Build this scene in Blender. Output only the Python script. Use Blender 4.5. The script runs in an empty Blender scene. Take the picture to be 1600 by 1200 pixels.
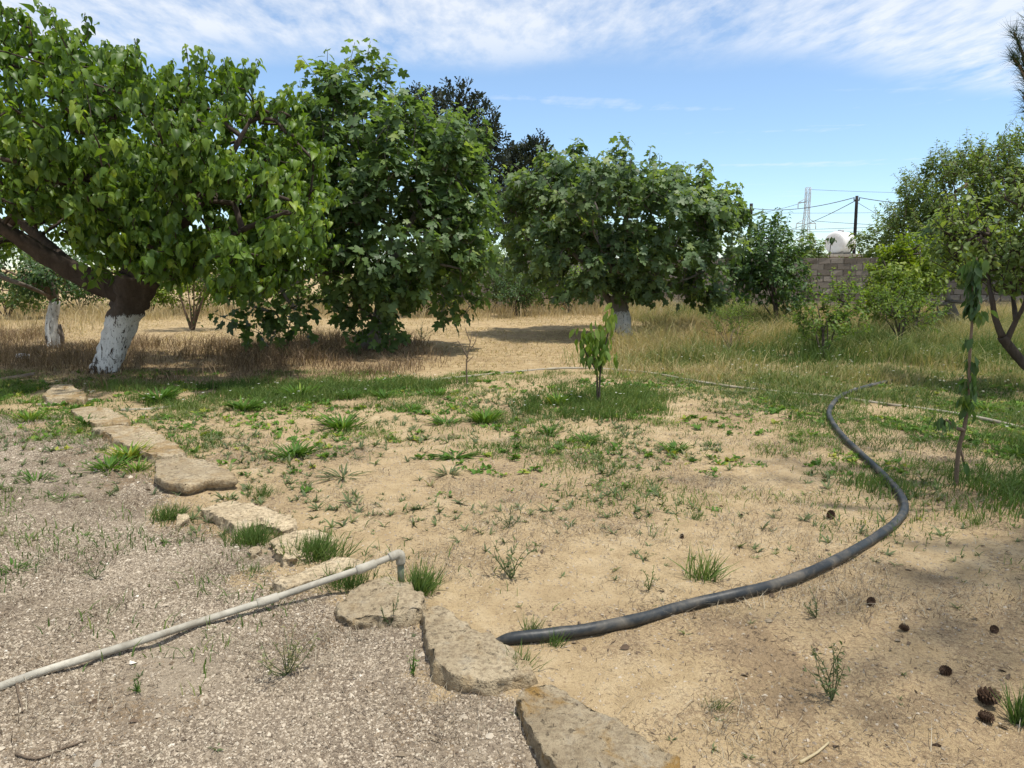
import bpy, math
import numpy as np
from mathutils import Vector, Matrix, noise as mnoise

# ------------------------------------------------------------------ camera, sky, sun, exposure
scene = bpy.context.scene
COL = scene.collection
FPX, PITCH, CAMH = 1155.0, math.radians(8.86), 1.6
cam_d = bpy.data.cameras.new('camera'); cam = bpy.data.objects.new('camera', cam_d); COL.objects.link(cam)
cam_d.sensor_width = 36.0; cam_d.lens = FPX / 1600 * 36.0; cam_d.clip_start = 0.05; cam_d.clip_end = 3000
cam.location = (0, 0, CAMH); cam.rotation_euler = (math.pi / 2 - PITCH, 0, 0)
scene.camera = cam
SUN = Vector((0.24, -0.14, 0.95)).normalized()
SUN_EL = math.asin(SUN.z); SUN_ROT = math.atan2(SUN.x, SUN.y)
sl = bpy.data.lights.new('sun', 'SUN'); sl.energy = 4.3; sl.angle = math.radians(2.0); sl.color = (1.0, 0.955, 0.87)
so = bpy.data.objects.new('sun', sl); COL.objects.link(so); so.rotation_euler = SUN.to_track_quat('Z', 'Y').to_euler()
so.location = (0, 0, 30)
scene.view_settings.view_transform = 'Standard'
scene.view_settings.look = 'None'
scene.view_settings.gamma = 1.0
scene.view_settings.exposure = 0.22
scene.view_settings.use_curve_mapping = False
scene.render.engine = 'CYCLES'
scene.cycles.use_denoising = True
scene.cycles.max_bounces = 6; scene.cycles.diffuse_bounces = 3; scene.cycles.glossy_bounces = 2
scene.cycles.transmission_bounces = 3; scene.cycles.transparent_max_bounces = 4
scene.cycles.use_adaptive_sampling = True; scene.cycles.adaptive_threshold = 0.02

def nd(nt, t, loc=None, **kw):
    n = nt.nodes.new(t)
    for k, v in kw.items():
        if k.startswith('i_'):
            key = k[2:]
            n.inputs[int(key) if key.isdigit() else key].default_value = v
        else:
            setattr(n, k, v)
    return n

def mth(nt, op, a, b=None, c=None, clamp=False):
    n = nt.nodes.new('ShaderNodeMath'); n.operation = op; n.use_clamp = clamp
    for i, v in enumerate((a, b, c)):
        if v is None: continue
        if isinstance(v, (int, float)): n.inputs[i].default_value = v
        else: nt.links.new(v, n.inputs[i])
    return n.outputs[0]

def ramp(nt, fac, stops, interp='LINEAR'):
    n = nt.nodes.new('ShaderNodeValToRGB'); cr = n.color_ramp; cr.interpolation = interp
    while len(cr.elements) < len(stops): cr.elements.new(0.5)
    for e, (p, c) in zip(cr.elements, stops):
        e.position = p; e.color = (c[0], c[1], c[2], 1) if not isinstance(c, (int, float)) else (c, c, c, 1)
    nt.links.new(fac, n.inputs[0]); return n.outputs[0]

def mixc(nt, fac, a, b, mode='MIX'):
    n = nt.nodes.new('ShaderNodeMix'); n.data_type = 'RGBA'; n.blend_type = mode; n.clamp_factor = True
    if isinstance(fac, (int, float)): n.inputs[0].default_value = fac
    else: nt.links.new(fac, n.inputs[0])
    for i, v in ((6, a), (7, b)):
        if isinstance(v, tuple): n.inputs[i].default_value = (v[0], v[1], v[2], 1)
        else: nt.links.new(v, n.inputs[i])
    return n.outputs[2]

def noisef(nt, vec, scale, detail=4, rough=0.55, dist=0.0, out=0):
    n = nt.nodes.new('ShaderNodeTexNoise'); n.inputs['Scale'].default_value = scale
    n.inputs['Detail'].default_value = detail; n.inputs['Roughness'].default_value = rough
    n.inputs['Distortion'].default_value = dist
    if vec is not None: nt.links.new(vec, n.inputs['Vector'])
    return n.outputs[out]

def world():
    w = bpy.data.worlds.new('World'); scene.world = w; w.use_nodes = True
    nt = w.node_tree; nt.nodes.clear()
    out = nd(nt, 'ShaderNodeOutputWorld'); bg = nd(nt, 'ShaderNodeBackground'); bg.inputs[1].default_value = 0.15
    sky = nd(nt, 'ShaderNodeTexSky'); sky.sky_type = 'NISHITA'; sky.sun_disc = False
    sky.sun_elevation = SUN_EL; sky.sun_rotation = SUN_ROT; sky.altitude = 0
    sky.air_density = 1.0; sky.dust_density = 0.0; sky.ozone_density = 4.0
    tc = nd(nt, 'ShaderNodeTexCoord')
    sep = nd(nt, 'ShaderNodeSeparateXYZ'); nt.links.new(tc.outputs['Generated'], sep.inputs[0])
    zz = mth(nt, 'MAXIMUM', sep.outputs[2], 0.02)
    u = mth(nt, 'DIVIDE', sep.outputs[0], zz); v = mth(nt, 'DIVIDE', sep.outputs[1], zz)
    # a thin altocumulus deck on a plane overhead
    def plane(sx, sy, ox=0.0, oy=0.0, shear=0.0):
        c = nd(nt, 'ShaderNodeCombineXYZ')
        uu = mth(nt, 'ADD', mth(nt, 'MULTIPLY', mth(nt, 'ADD', u, mth(nt, 'MULTIPLY', v, shear)), sx), ox)
        vv = mth(nt, 'ADD', mth(nt, 'MULTIPLY', v, sy), oy)
        nt.links.new(uu, c.inputs[0]); nt.links.new(vv, c.inputs[1]); return c.outputs[0]
    big = noisef(nt, plane(0.22, 0.28, 3.1, 1.4), 1.0, 3, 0.5)
    mid = noisef(nt, plane(1.6, 0.8, 0.0, 5.0, 0.06), 1.0, 6, 0.62, 0.15)
    fine = noisef(nt, plane(7.5, 2.9, 2.0, 0.0, 0.06), 1.0, 5, 0.62, 0.15)
    streak = noisef(nt, plane(0.34, 1.25, 7.7, 2.2, 0.15), 1.0, 5, 0.55, 0.4)
    # the deck's far edge lies about four deck-heights ahead and wanders with the broad noise
    dist = mth(nt, 'ADD', v, mth(nt, 'MULTIPLY', mth(nt, 'SUBTRACT', big, 0.5), 3.4))
    dist = mth(nt, 'ADD', dist, mth(nt, 'MULTIPLY', u, -0.05))
    deck = nd(nt, 'ShaderNodeMapRange'); deck.interpolation_type = 'SMOOTHSTEP'
    nt.links.new(dist, deck.inputs[0]); deck.inputs[1].default_value = 4.15; deck.inputs[2].default_value = 3.3
    deck.inputs[3].default_value = 0; deck.inputs[4].default_value = 1
    puff = mth(nt, 'ADD', mth(nt, 'MULTIPLY', mid, 0.52), mth(nt, 'MULTIPLY', fine, 0.48))
    puff = ramp(nt, puff, [(0.37, 0.0), (0.58, 1.0)])
    c1 = mth(nt, 'MULTIPLY', deck.outputs[0], mth(nt, 'ADD', mth(nt, 'MULTIPLY', puff, 0.66), 0.07))
    wisp = mth(nt, 'ADD', mth(nt, 'MULTIPLY', streak, 0.8), mth(nt, 'MULTIPLY', fine, 0.2))
    wisp = mth(nt, 'MULTIPLY', ramp(nt, wisp, [(0.58, 0.0), (0.76, 0.6)]), ramp(nt, sep.outputs[2], [(0.07, 0.0), (0.13, 1.0)]))
    fac = mth(nt, 'MAXIMUM', c1, wisp)
    tint = mixc(nt, 1.0, sky.outputs[0], (1.13, 1.09, 1.05), 'MULTIPLY')
    low = ramp(nt, sep.outputs[2], [(0.0, (0.74, 0.87, 1.0)), (0.26, (1.0, 1.0, 1.0))]); tint = mixc(nt, 1.0, tint, low, 'MULTIPLY')
    col = mixc(nt, fac, tint, (6.0, 6.1, 6.2))
    nt.links.new(col, bg.inputs[0]); nt.links.new(bg.outputs[0], out.inputs[0])
world()

# ------------------------------------------------------------------ helpers
CP, SP = math.cos(PITCH), math.sin(PITCH)
def ray(x, y):
    a, b = (x - 800) / FPX, (600 - y) / FPX
    return np.array([a, CP + b * SP, -SP + b * CP])
def G(x, y, z=0.0):
    """world point where the sight line through photo pixel (x, y) meets height z"""
    d = ray(x, y); t = (z - CAMH) / d[2]
    return np.array([d[0] * t, d[1] * t, z])
def P(x, y, Y):
    """world point at ground distance Y seen at photo pixel (x, y)"""
    d = ray(x, y); t = Y / d[1]
    return np.array([d[0] * t, Y, CAMH + d[2] * t])
def mpp(Y): return Y / FPX * 1.01      # metres per photo pixel at distance Y
def proj(p):
    p = np.asarray(p, float); dx, dy, dz = p[..., 0], p[..., 1], p[..., 2] - CAMH
    dep = dy * CP - dz * SP; up = dy * SP + dz * CP
    dep = np.where(dep < 0.05, 0.05, dep)
    return 800 + dx / dep * FPX, 600 - up / dep * FPX, dep

def _h(i, j, s):
    v = np.sin(i * 127.1 + j * 311.7 + s * 74.7) * 43758.5453
    return v - np.floor(v)
def vnoise(x, y, s=0.0):
    xi, yi = np.floor(x), np.floor(y); fx, fy = x - xi, y - yi
    fx = fx * fx * (3 - 2 * fx); fy = fy * fy * (3 - 2 * fy)
    a = _h(xi, yi, s) * (1 - fx) + _h(xi + 1, yi, s) * fx
    b = _h(xi, yi + 1, s) * (1 - fx) + _h(xi + 1, yi + 1, s) * fx
    return a * (1 - fy) + b * fy
def fbm(x, y, s=0.0, o=4):
    t, a, n = 0.0, 0.5, 0.0
    for k in range(o):
        t = t + a * vnoise(x, y, s + k * 3.7); n += a; a *= 0.5; x = x * 2.03 + 11.3; y = y * 2.03 + 5.7
    return t / n
def sdist(px, py, poly):
    """signed distance to a polygon, positive inside"""
    poly = np.asarray(poly, float)[:, :2]; q = np.roll(poly, -1, 0)
    d2 = np.full(px.shape, 1e18); ins = np.zeros(px.shape, bool)
    for (ax, ay), (bx, by) in zip(poly, q):
        ex, ey = bx - ax, by - ay; t = np.clip(((px - ax) * ex + (py - ay) * ey) / (ex * ex + ey * ey + 1e-12), 0, 1)
        d2 = np.minimum(d2, (px - ax - t * ex) ** 2 + (py - ay - t * ey) ** 2)
        c = ((ay > py) != (by > py)) & (px < (bx - ax) * (py - ay) / (by - ay + 1e-12) + ax); ins ^= c
    return np.where(ins, 1, -1) * np.sqrt(d2)
def sstep(a, b, x):
    t = np.clip((x - a) / (b - a), 0, 1); return t * t * (3 - 2 * t)
def H(x, y):
    """ground height"""
    x = np.asarray(x, float); y = np.asarray(y, float)
    fade = 1 / (1 + (np.abs(y) / 14) ** 2)
    h = (fbm(x * 0.35, y * 0.35, 1.0, 2) - 0.5) * 0.05
    h = h + (fbm(x * 2.1, y * 2.1, 2.0, 3) - 0.5) * 0.05 * fade
    h = h + (fbm(x * 6.0, y * 6.0, 3.0, 3) - 0.5) * 0.036 * fade
    return h
def GH(x, y, dz=0.0):
    p = G(x, y); 
    for _ in range(2): p = G(x, y, float(H(p[0], p[1])))
    return np.array([p[0], p[1], float(H(p[0], p[1])) + dz])

def mk_mesh(name, V, F, smooth=True, attrs=None, mats=()):
    me = bpy.data.meshes.new(name); V = np.ascontiguousarray(V, np.float32)
    me.vertices.add(len(V)); me.vertices.foreach_set('co', V.ravel())
    groups = F if isinstance(F, list) else [F]
    groups = [np.asarray(g, np.int32) for g in groups if len(g)]
    nl = sum(g.size for g in groups); npoly = sum(len(g) for g in groups)
    me.loops.add(nl); me.polygons.add(npoly)
    me.loops.foreach_set('vertex_index', np.concatenate([g.ravel() for g in groups]))
    st, o = [], 0
    for g in groups:
        st.append(o + np.arange(len(g)) * g.shape[1]); o += g.size
    me.polygons.foreach_set('loop_start', np.concatenate(st).astype(np.int32))
    me.polygons.foreach_set('use_smooth', np.full(npoly, smooth, bool))
    for k, a in (attrs or {}).items():
        at = me.attributes.new(k, 'FLOAT', 'POINT'); at.data.foreach_set('value', np.ascontiguousarray(a, np.float32))
    me.update(calc_edges=True)
    for m in mats: me.materials.append(m)
    return me
def link(name, me, parent=None, kind=None):
    o = bpy.data.objects.new(name, me); COL.objects.link(o)
    if parent is not None: o.parent = parent
    if kind: o['kind'] = kind
    return o
def add(name, V, F, mat, parent=None, smooth=True, attrs=None, kind=None, at=None):
    V = np.asarray(V, float)
    if parent is not None and at is None: V = V - np.array(parent.matrix_basis.translation)
    o = link(name, mk_mesh(name, V, F, smooth, attrs, [mat]), parent, kind)
    if at is not None: o.location = at
    return o
def tag(o, label, cat=None, group=None, kind=None):
    if label: o['label'] = label
    if cat: o['category'] = cat
    if group: o['group'] = group
    if kind: o['kind'] = kind
    return o
def thing(name, label, cat, loc, group=None):
    o = bpy.data.objects.new(name, None); COL.objects.link(o); o.location = [float(v) for v in loc]
    o.empty_display_size = 0.1
    return tag(o, label, cat, group)
def single(name, V, F, mat, label, cat, group=None, smooth=True, attrs=None, kind=None):
    """a thing made of one mesh, its origin at its base"""
    V = np.asarray(V, float); c = np.array([V[:, 0].mean(), V[:, 1].mean(), V[:, 2].min()])
    o = link(name, mk_mesh(name, V - c, F, smooth, attrs, [mat])); o.location = c
    return tag(o, label, cat, group, kind)
def join(parts):
    V, F3, F4, o = [], [], [], 0
    for v, f in parts:
        V.append(np.asarray(v, float))
        for g in (f if isinstance(f, list) else [f]):
            g = np.asarray(g)
            if len(g) == 0: continue
            (F3 if g.shape[1] == 3 else F4).append(g + o)
        o += len(v)
    F = []
    if F3: F.append(np.concatenate(F3))
    if F4: F.append(np.concatenate(F4))
    return np.concatenate(V), F
def norm(a): return a / (np.linalg.norm(a, axis=-1, keepdims=True) + 1e-9)

def tube(pts, radii, sides=6, cap=True, wob=0.0, rng=None, flat=None):
    pts = np.asarray(pts, float); n = len(pts); radii = np.broadcast_to(np.asarray(radii, float), (n,))
    t = norm(np.gradient(pts, axis=0)); ref = np.array([0.0, 0, 1.0])
    if abs(t[0] @ ref) > 0.9: ref = np.array([1.0, 0, 0])
    u = np.zeros_like(t); u[0] = norm(np.cross(t[0], ref))
    for i in range(1, n):
        w = u[i - 1] - t[i] * (u[i - 1] @ t[i]); u[i] = norm(w)
    v = np.cross(t, u)
    ang = np.arange(sides) * 2 * np.pi / sides
    rr = radii[:, None] * np.ones(sides)
    if wob and rng is not None:
        rr = rr * (1 + wob * (rng.random((n, sides)) - 0.5) + wob * 1.2 * np.sin(ang * 3 + np.linspace(0, 5, n)[:, None] + rng.random() * 6) * 0.5)
    V = pts[:, None] + rr[..., None] * (np.cos(ang)[None, :, None] * u[:, None] + np.sin(ang)[None, :, None] * v[:, None])
    V = V.reshape(-1, 3); i = np.arange(n - 1)[:, None] * sides; j = np.arange(sides)[None, :]; k = (j + 1) % sides
    F = np.stack([i + j, i + k, i + sides + k, i + sides + j], -1).reshape(-1, 4)
    T = []
    if cap:
        V = np.concatenate([V, pts[:1], pts[-1:]]); a, b = n * sides, n * sides + 1
        jj = np.arange(sides); kk = (jj + 1) % sides
        T = np.concatenate([np.stack([np.full(sides, a), kk, jj], 1), np.stack([np.full(sides, b), (n - 1) * sides + jj, (n - 1) * sides + kk], 1)])
    return V, ([F, T] if cap else [F])
def spline(pts, n=8):
    p = np.asarray(pts, float); q = np.concatenate([[2 * p[0] - p[1]], p, [2 * p[-1] - p[-2]]]); out = []
    for i in range(1, len(q) - 2):
        t = np.linspace(0, 1, n, endpoint=False)[:, None]
        a, b, c, d = q[i - 1], q[i], q[i + 1], q[i + 2]
        out.append(0.5 * ((2 * b) + (c - a) * t + (2 * a - 5 * b + 4 * c - d) * t ** 2 + (3 * b - a - 3 * c + d) * t ** 3))
    out.append(p[-1:]); return np.concatenate(out)
def box(c, s, rz=0.0):
    c = np.asarray(c, float); s = np.asarray(s, float) / 2
    V = np.array([[x, y, z] for x in (-1, 1) for y in (-1, 1) for z in (-1, 1)], float) * s
    cr, sr = math.cos(rz), math.sin(rz); V = np.stack([V[:, 0] * cr - V[:, 1] * sr, V[:, 0] * sr + V[:, 1] * cr, V[:, 2]], 1) + c
    F = np.array([[0, 1, 3, 2], [4, 6, 7, 5], [0, 4, 5, 1], [2, 3, 7, 6], [0, 2, 6, 4], [1, 5, 7, 3]])
    return V, [F]

# ------------------------------------------------------------------ materials
def new_mat(name):
    m = bpy.data.materials.new(name); m.use_nodes = True; nt = m.node_tree; nt.nodes.clear()
    return m, nt, nd(nt, 'ShaderNodeOutputMaterial')
def principled(nt, out, col, rough=0.8, spec=0.3, bump=None, metal=0.0):
    b = nd(nt, 'ShaderNodeBsdfPrincipled')
    if isinstance(col, tuple): b.inputs['Base Color'].default_value = (*col, 1)
    else: nt.links.new(col, b.inputs['Base Color'])
    if isinstance(rough, (int, float)): b.inputs['Roughness'].default_value = rough
    else: nt.links.new(rough, b.inputs['Roughness'])
    b.inputs['Specular IOR Level'].default_value = spec; b.inputs['Metallic'].default_value = metal
    if bump is not None: nt.links.new(bump, b.inputs['Normal'])
    if out is not None: nt.links.new(b.outputs[0], out.inputs[0])
    return b
def bumpn(nt, h, strength, dist):
    b = nd(nt, 'ShaderNodeBump'); b.inputs['Strength'].default_value = strength; b.inputs['Distance'].default_value = dist
    nt.links.new(h, b.inputs['Height']); return b.outputs[0]

def leaf_mat(name, stops, transl=0.3, rough=0.5, spec=0.35, tcol=None):
    """leaf: colour by the age attribute 'tint', light passes through the blade"""
    m, nt, out = new_mat(name)
    at = nd(nt, 'ShaderNodeAttribute', attribute_name='tint')
    tc = nd(nt, 'ShaderNodeTexCoord')
    col = ramp(nt, at.outputs['Fac'], stops)
    mott = noisef(nt, tc.outputs['Object'], 3.0, 3)
    col = mixc(nt, mth(nt, 'MULTIPLY', mott, 0.35), col, mixc(nt, 1.0, col, (0.55, 0.62, 0.5), 'MULTIPLY'))
    p = principled(nt, None, col, rough, spec)
    tr = nd(nt, 'ShaderNodeBsdfTranslucent')
    nt.links.new(mixc(nt, 1.0, col, tcol or (1.5, 1.45, 0.55), 'MULTIPLY'), tr.inputs[0])
    mx = nd(nt, 'ShaderNodeMixShader'); mx.inputs[0].default_value = transl
    nt.links.new(p.outputs[0], mx.inputs[1]); nt.links.new(tr.outputs[0], mx.inputs[2]); nt.links.new(mx.outputs[0], out.inputs[0])
    return m
def bark_mat(name, c1, c2, scale=9.0, paint=None):
    m, nt, out = new_mat(name); tc = nd(nt, 'ShaderNodeTexCoord'); ob = tc.outputs['Object']
    mp = nd(nt, 'ShaderNodeMapping'); mp.inputs['Scale'].default_value = (1, 1, 0.3); nt.links.new(ob, mp.inputs[0])
    n1 = noisef(nt, mp.outputs[0], scale, 6, 0.65, 0.5); n2 = noisef(nt, ob, scale * 4, 4, 0.6)
    col = ramp(nt, n1, [(0.3, c1), (0.7, c2)])
    col = mixc(nt, mth(nt, 'MULTIPLY', n2, 0.5), col, tuple(0.45 * v for v in c1))
    hgt = mth(nt, 'ADD', n1, mth(nt, 'MULTIPLY', n2, 0.4)); rough = 0.9
    if paint:
        sep = nd(nt, 'ShaderNodeSeparateXYZ'); nt.links.new(ob, sep.inputs[0])
        edge = mth(nt, 'ADD', sep.outputs[2], mth(nt, 'ADD', mth(nt, 'MULTIPLY', mth(nt, 'SUBTRACT', n1, 0.5), 0.30), mth(nt, 'MULTIPLY', mth(nt, 'SUBTRACT', n2, 0.5), 0.12)))
        k = ramp(nt, mth(nt, 'DIVIDE', edge, paint), [(0.97, 1.0), (1.0, 0.0)])
        flake = noisef(nt, mp.outputs[0], 13.0, 5, 0.7, 0.9)
        low = ramp(nt, mth(nt, 'DIVIDE', sep.outputs[2], paint), [(0.05, 0.13), (0.45, 0.0)])
        flk = ramp(nt, mth(nt, 'SUBTRACT', flake, low), [(0.375, 0.0), (0.41, 1.0)])
        crack = ramp(nt, noisef(nt, mp.outputs[0], 45.0, 3, 0.6, 0.4), [(0.33, 0.0), (0.4, 1.0)])
        k = mth(nt, 'MULTIPLY', k, mth(nt, 'MULTIPLY', flk, crack))
        white = ramp(nt, n1, [(0.25, (0.52, 0.51, 0.47)), (0.7, (0.76, 0.75, 0.71))])
        col = mixc(nt, k, col, white)
        hgt = mth(nt, 'ADD', hgt, mth(nt, 'MULTIPLY', k, 0.5))
    principled(nt, out, col, rough, 0.2, bumpn(nt, hgt, 0.8, 0.02)); return m
def blade_mat(name, stops, transl=0.25, rough=0.6):
    return leaf_mat(name, stops, transl, rough, 0.2, (1.25, 1.2, 0.7))

M = {}
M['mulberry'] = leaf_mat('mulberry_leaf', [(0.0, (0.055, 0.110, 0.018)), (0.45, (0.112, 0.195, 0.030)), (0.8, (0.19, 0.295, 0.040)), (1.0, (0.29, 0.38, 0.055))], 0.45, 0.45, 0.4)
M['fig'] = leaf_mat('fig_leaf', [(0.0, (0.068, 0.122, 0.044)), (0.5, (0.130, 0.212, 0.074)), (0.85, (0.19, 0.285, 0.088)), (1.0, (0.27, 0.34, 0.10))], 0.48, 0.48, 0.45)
M['figb'] = leaf_mat('fig_leaf_far', [(0.0, (0.078, 0.130, 0.056)), (0.5, (0.138, 0.215, 0.090)), (0.85, (0.20, 0.28, 0.105)), (1.0, (0.27, 0.34, 0.12))], 0.48, 0.5, 0.45)
M['dark'] = leaf_mat('dark_leaf', [(0.0, (0.042, 0.088, 0.028)), (0.6, (0.075, 0.145, 0.042)), (1.0, (0.15, 0.23, 0.06))], 0.38, 0.5, 0.4)
M['grey'] = leaf_mat('grey_green_leaf', [(0.0, (0.090, 0.145, 0.045)), (0.6, (0.165, 0.235, 0.070)), (1.0, (0.25, 0.31, 0.10))], 0.44, 0.5, 0.4)
M['lime'] = leaf_mat('lime_leaf', [(0.0, (0.10, 0.165, 0.018)), (0.6, (0.20, 0.275, 0.028)), (1.0, (0.30, 0.36, 0.04))], 0.45, 0.5, 0.35)
M['young'] = leaf_mat('young_leaf', [(0.0, (0.075, 0.145, 0.025)), (0.6, (0.15, 0.24, 0.045)), (1.0, (0.25, 0.33, 0.075))], 0.45, 0.5, 0.35)
M['conifer'] = leaf_mat('conifer_spray', [(0.0, (0.022, 0.032, 0.026)), (0.6, (0.038, 0.052, 0.040)), (1.0, (0.06, 0.075, 0.05))], 0.2, 0.7, 0.2)
M['needle'] = leaf_mat('pine_needle', [(0.0, (0.02, 0.045, 0.022)), (1.0, (0.05, 0.085, 0.035))], 0.15, 0.5, 0.4)
M['weed'] = blade_mat('weed_leaf', [(0.0, (0.045, 0.10, 0.016)), (0.5, (0.085, 0.18, 0.025)), (0.85, (0.16, 0.27, 0.035)), (1.0, (0.34, 0.36, 0.06))], 0.3)
M['greyweed'] = blade_mat('grey_weed_leaf', [(0.0, (0.10, 0.13, 0.06)), (0.6, (0.175, 0.215, 0.095)), (1.0, (0.34, 0.30, 0.16))], 0.35)
M['grass'] = blade_mat('green_grass', [(0.0, (0.07, 0.125, 0.03)), (0.55, (0.14, 0.215, 0.055)), (1.0, (0.31, 0.33, 0.12))], 0.4)
M['meadow'] = blade_mat('meadow_grass', [(0.0, (0.085, 0.14, 0.035)), (0.35, (0.17, 0.225, 0.07)), (0.6, (0.33, 0.31, 0.14)), (1.0, (0.54, 0.42, 0.235))], 0.4)
M['straw'] = blade_mat('dry_grass', [(0.0, (0.26, 0.195, 0.115)), (0.5, (0.49, 0.395, 0.245)), (1.0, (0.66, 0.56, 0.38))], 0.4)
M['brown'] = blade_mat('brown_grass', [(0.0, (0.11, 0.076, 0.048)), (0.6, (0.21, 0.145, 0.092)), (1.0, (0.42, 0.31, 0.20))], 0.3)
M['litter'] = blade_mat('plant_litter', [(0.0, (0.045, 0.032, 0.024)), (0.4, (0.12, 0.082, 0.056)), (0.75, (0.22, 0.165, 0.11)), (1.0, (0.46, 0.40, 0.30))], 0.05, 0.85)
M['petal'] = blade_mat('white_petal', [(0.0, (0.75, 0.74, 0.70)), (1.0, (0.85, 0.85, 0.82))], 0.2)
M['bark_mulberry'] = bark_mat('mulberry_bark', (0.055, 0.042, 0.033), (0.13, 0.10, 0.078), 9, 0.92)
M['bark_limb'] = bark_mat('mulberry_limb_bark', (0.05, 0.038, 0.030), (0.12, 0.092, 0.072), 9)
M['bark_fig'] = bark_mat('fig_bark', (0.16, 0.145, 0.125), (0.30, 0.275, 0.24), 7)
M['bark_figw'] = bark_mat('fig_bark_limed', (0.16, 0.145, 0.125), (0.30, 0.275, 0.24), 7, 0.62)
M['bark_small'] = bark_mat('white_trunk_bark', (0.12, 0.09, 0.07), (0.22, 0.17, 0.13), 12, 1.0)
M['bark_dark'] = bark_mat('dark_bark', (0.05, 0.04, 0.032), (0.12, 0.095, 0.075), 12)
M['bark_brown'] = bark_mat('brown_bark', (0.13, 0.095, 0.065), (0.25, 0.19, 0.135), 12)

def stone_mat(name, lichen=0.5, pale=1.0):
    m, nt, out = new_mat(name); tc = nd(nt, 'ShaderNodeTexCoord'); ob = tc.outputs['Object']
    n1 = noisef(nt, ob, 5.0, 6, 0.6); n2 = noisef(nt, ob, 42.0, 5, 0.7); n3 = noisef(nt, ob, 3.2, 5, 0.65, 0.8); n4 = noisef(nt, ob, 120, 3, 0.6)
    base = ramp(nt, n1, [(0.3, tuple(pale * v for v in (0.34, 0.265, 0.165))), (0.7, tuple(min(pale * v, .8) for v in (0.58, 0.475, 0.315)))])
    base = mixc(nt, ramp(nt, n2, [(0.40, 0.6), (0.54, 0.0)]), base, (0.18, 0.135, 0.085))
    lic = mth(nt, 'MULTIPLY', ramp(nt, n3, [(0.50, 0.0), (0.60, 1.0)]), lichen)
    base = mixc(nt, lic, base, mixc(nt, n2, (0.17, 0.088, 0.02), (0.34, 0.215, 0.07)))
    grey = mth(nt, 'MULTIPLY', ramp(nt, noisef(nt, ob, 11, 5, .7), [(0.55, 0.0), (0.68, 0.7)]), 0.8)
    base = mixc(nt, grey, base, (0.24, 0.215, 0.17))
    pit = ramp(nt, noisef(nt, ob, 26.0, 4, 0.7, 0.3), [(0.30, 0.0), (0.40, 1.0)])
    h = mth(nt, 'ADD', mth(nt, 'MULTIPLY', n2, 0.8), mth(nt, 'ADD', mth(nt, 'MULTIPLY', pit, 0.5), mth(nt, 'MULTIPLY', n4, 0.4)))
    base = mixc(nt, mth(nt, 'MULTIPLY', mth(nt, 'SUBTRACT', 1.0, pit), 0.6), base, (0.13, 0.095, 0.06))
    principled(nt, out, base, 0.95, 0.12, bumpn(nt, h, 1.0, 0.022)); return m
M['stone'] = stone_mat('limestone', 0.3, 0.88); M['stone_lichen'] = stone_mat('limestone_lichen', 0.92, 0.74)
M['stone_pale'] = stone_mat('limestone_pale', 0.1, 1.25); M['stone_brown'] = stone_mat('limestone_brown', 0.6, 1.0)

def plain(name, c, rough=0.7, spec=0.3, var=0.3, scale=12.0, dirt=None, bump=0.3, metal=0.0):
    m, nt, out = new_mat(name); tc = nd(nt, 'ShaderNodeTexCoord'); ob = tc.outputs['Object']
    n = noisef(nt, ob, scale, 5, 0.65); n2 = noisef(nt, ob, scale * 6, 4, 0.6)
    col = ramp(nt, n, [(0.3, tuple(v * (1 - var) for v in c)), (0.7, tuple(min(1, v * (1 + var)) for v in c))])
    if dirt: col = mixc(nt, ramp(nt, noisef(nt, ob, scale * 0.7, 6, 0.7, 0.5), [(0.45, 0.0), (0.68, 0.85)]), col, dirt)
    principled(nt, out, col, rough, spec, bumpn(nt, n2, bump, 0.004), metal); return m
M['hose'] = plain('black_polyethylene', (0.020, 0.024, 0.026), 0.5, 0.45, 0.3, 7, (0.14, 0.12, 0.09), 0.35)
M['greypipe'] = plain('weathered_pvc', (0.40, 0.37, 0.30), 0.8, 0.25, 0.3, 7, (0.15, 0.125, 0.085), 0.5)
M['greenpipe'] = plain('green_pvc', (0.15, 0.18, 0.12), 0.7, 0.3, 0.2, 14, (0.22, 0.19, 0.13), 0.4)
M['whitepipe'] = plain('pale_pvc', (0.34, 0.305, 0.235), 0.85, 0.15, 0.25, 4, (0.20, 0.16, 0.10), 0.3)
M['cone'] = plain('pine_cone', (0.085, 0.05, 0.03), 0.8, 0.25, 0.5, 40, None, 0.4)
M['tank'] = plain('white_tank', (0.78, 0.78, 0.76), 0.5, 0.4, 0.06, 3, (0.60, 0.58, 0.53), 0.05)
M['pole'] = plain('tarred_pole', (0.022, 0.020, 0.020), 0.8, 0.25, 0.3, 5)
M['steel'] = plain('galvanised_steel', (0.42, 0.44, 0.46), 0.6, 0.4, 0.1, 2)
M['cable'] = plain('cable', (0.05, 0.055, 0.06), 0.6, 0.3, 0.2, 2)
M['concrete'] = plain('concrete', (0.36, 0.34, 0.30), 0.9, 0.2, 0.25, 4, (0.22, 0.20, 0.16), 0.5)
M['block'] = plain('concrete_block', (0.23, 0.19, 0.155), 0.95, 0.15, 0.35, 3, (0.13, 0.108, 0.088), 0.9)
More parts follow.
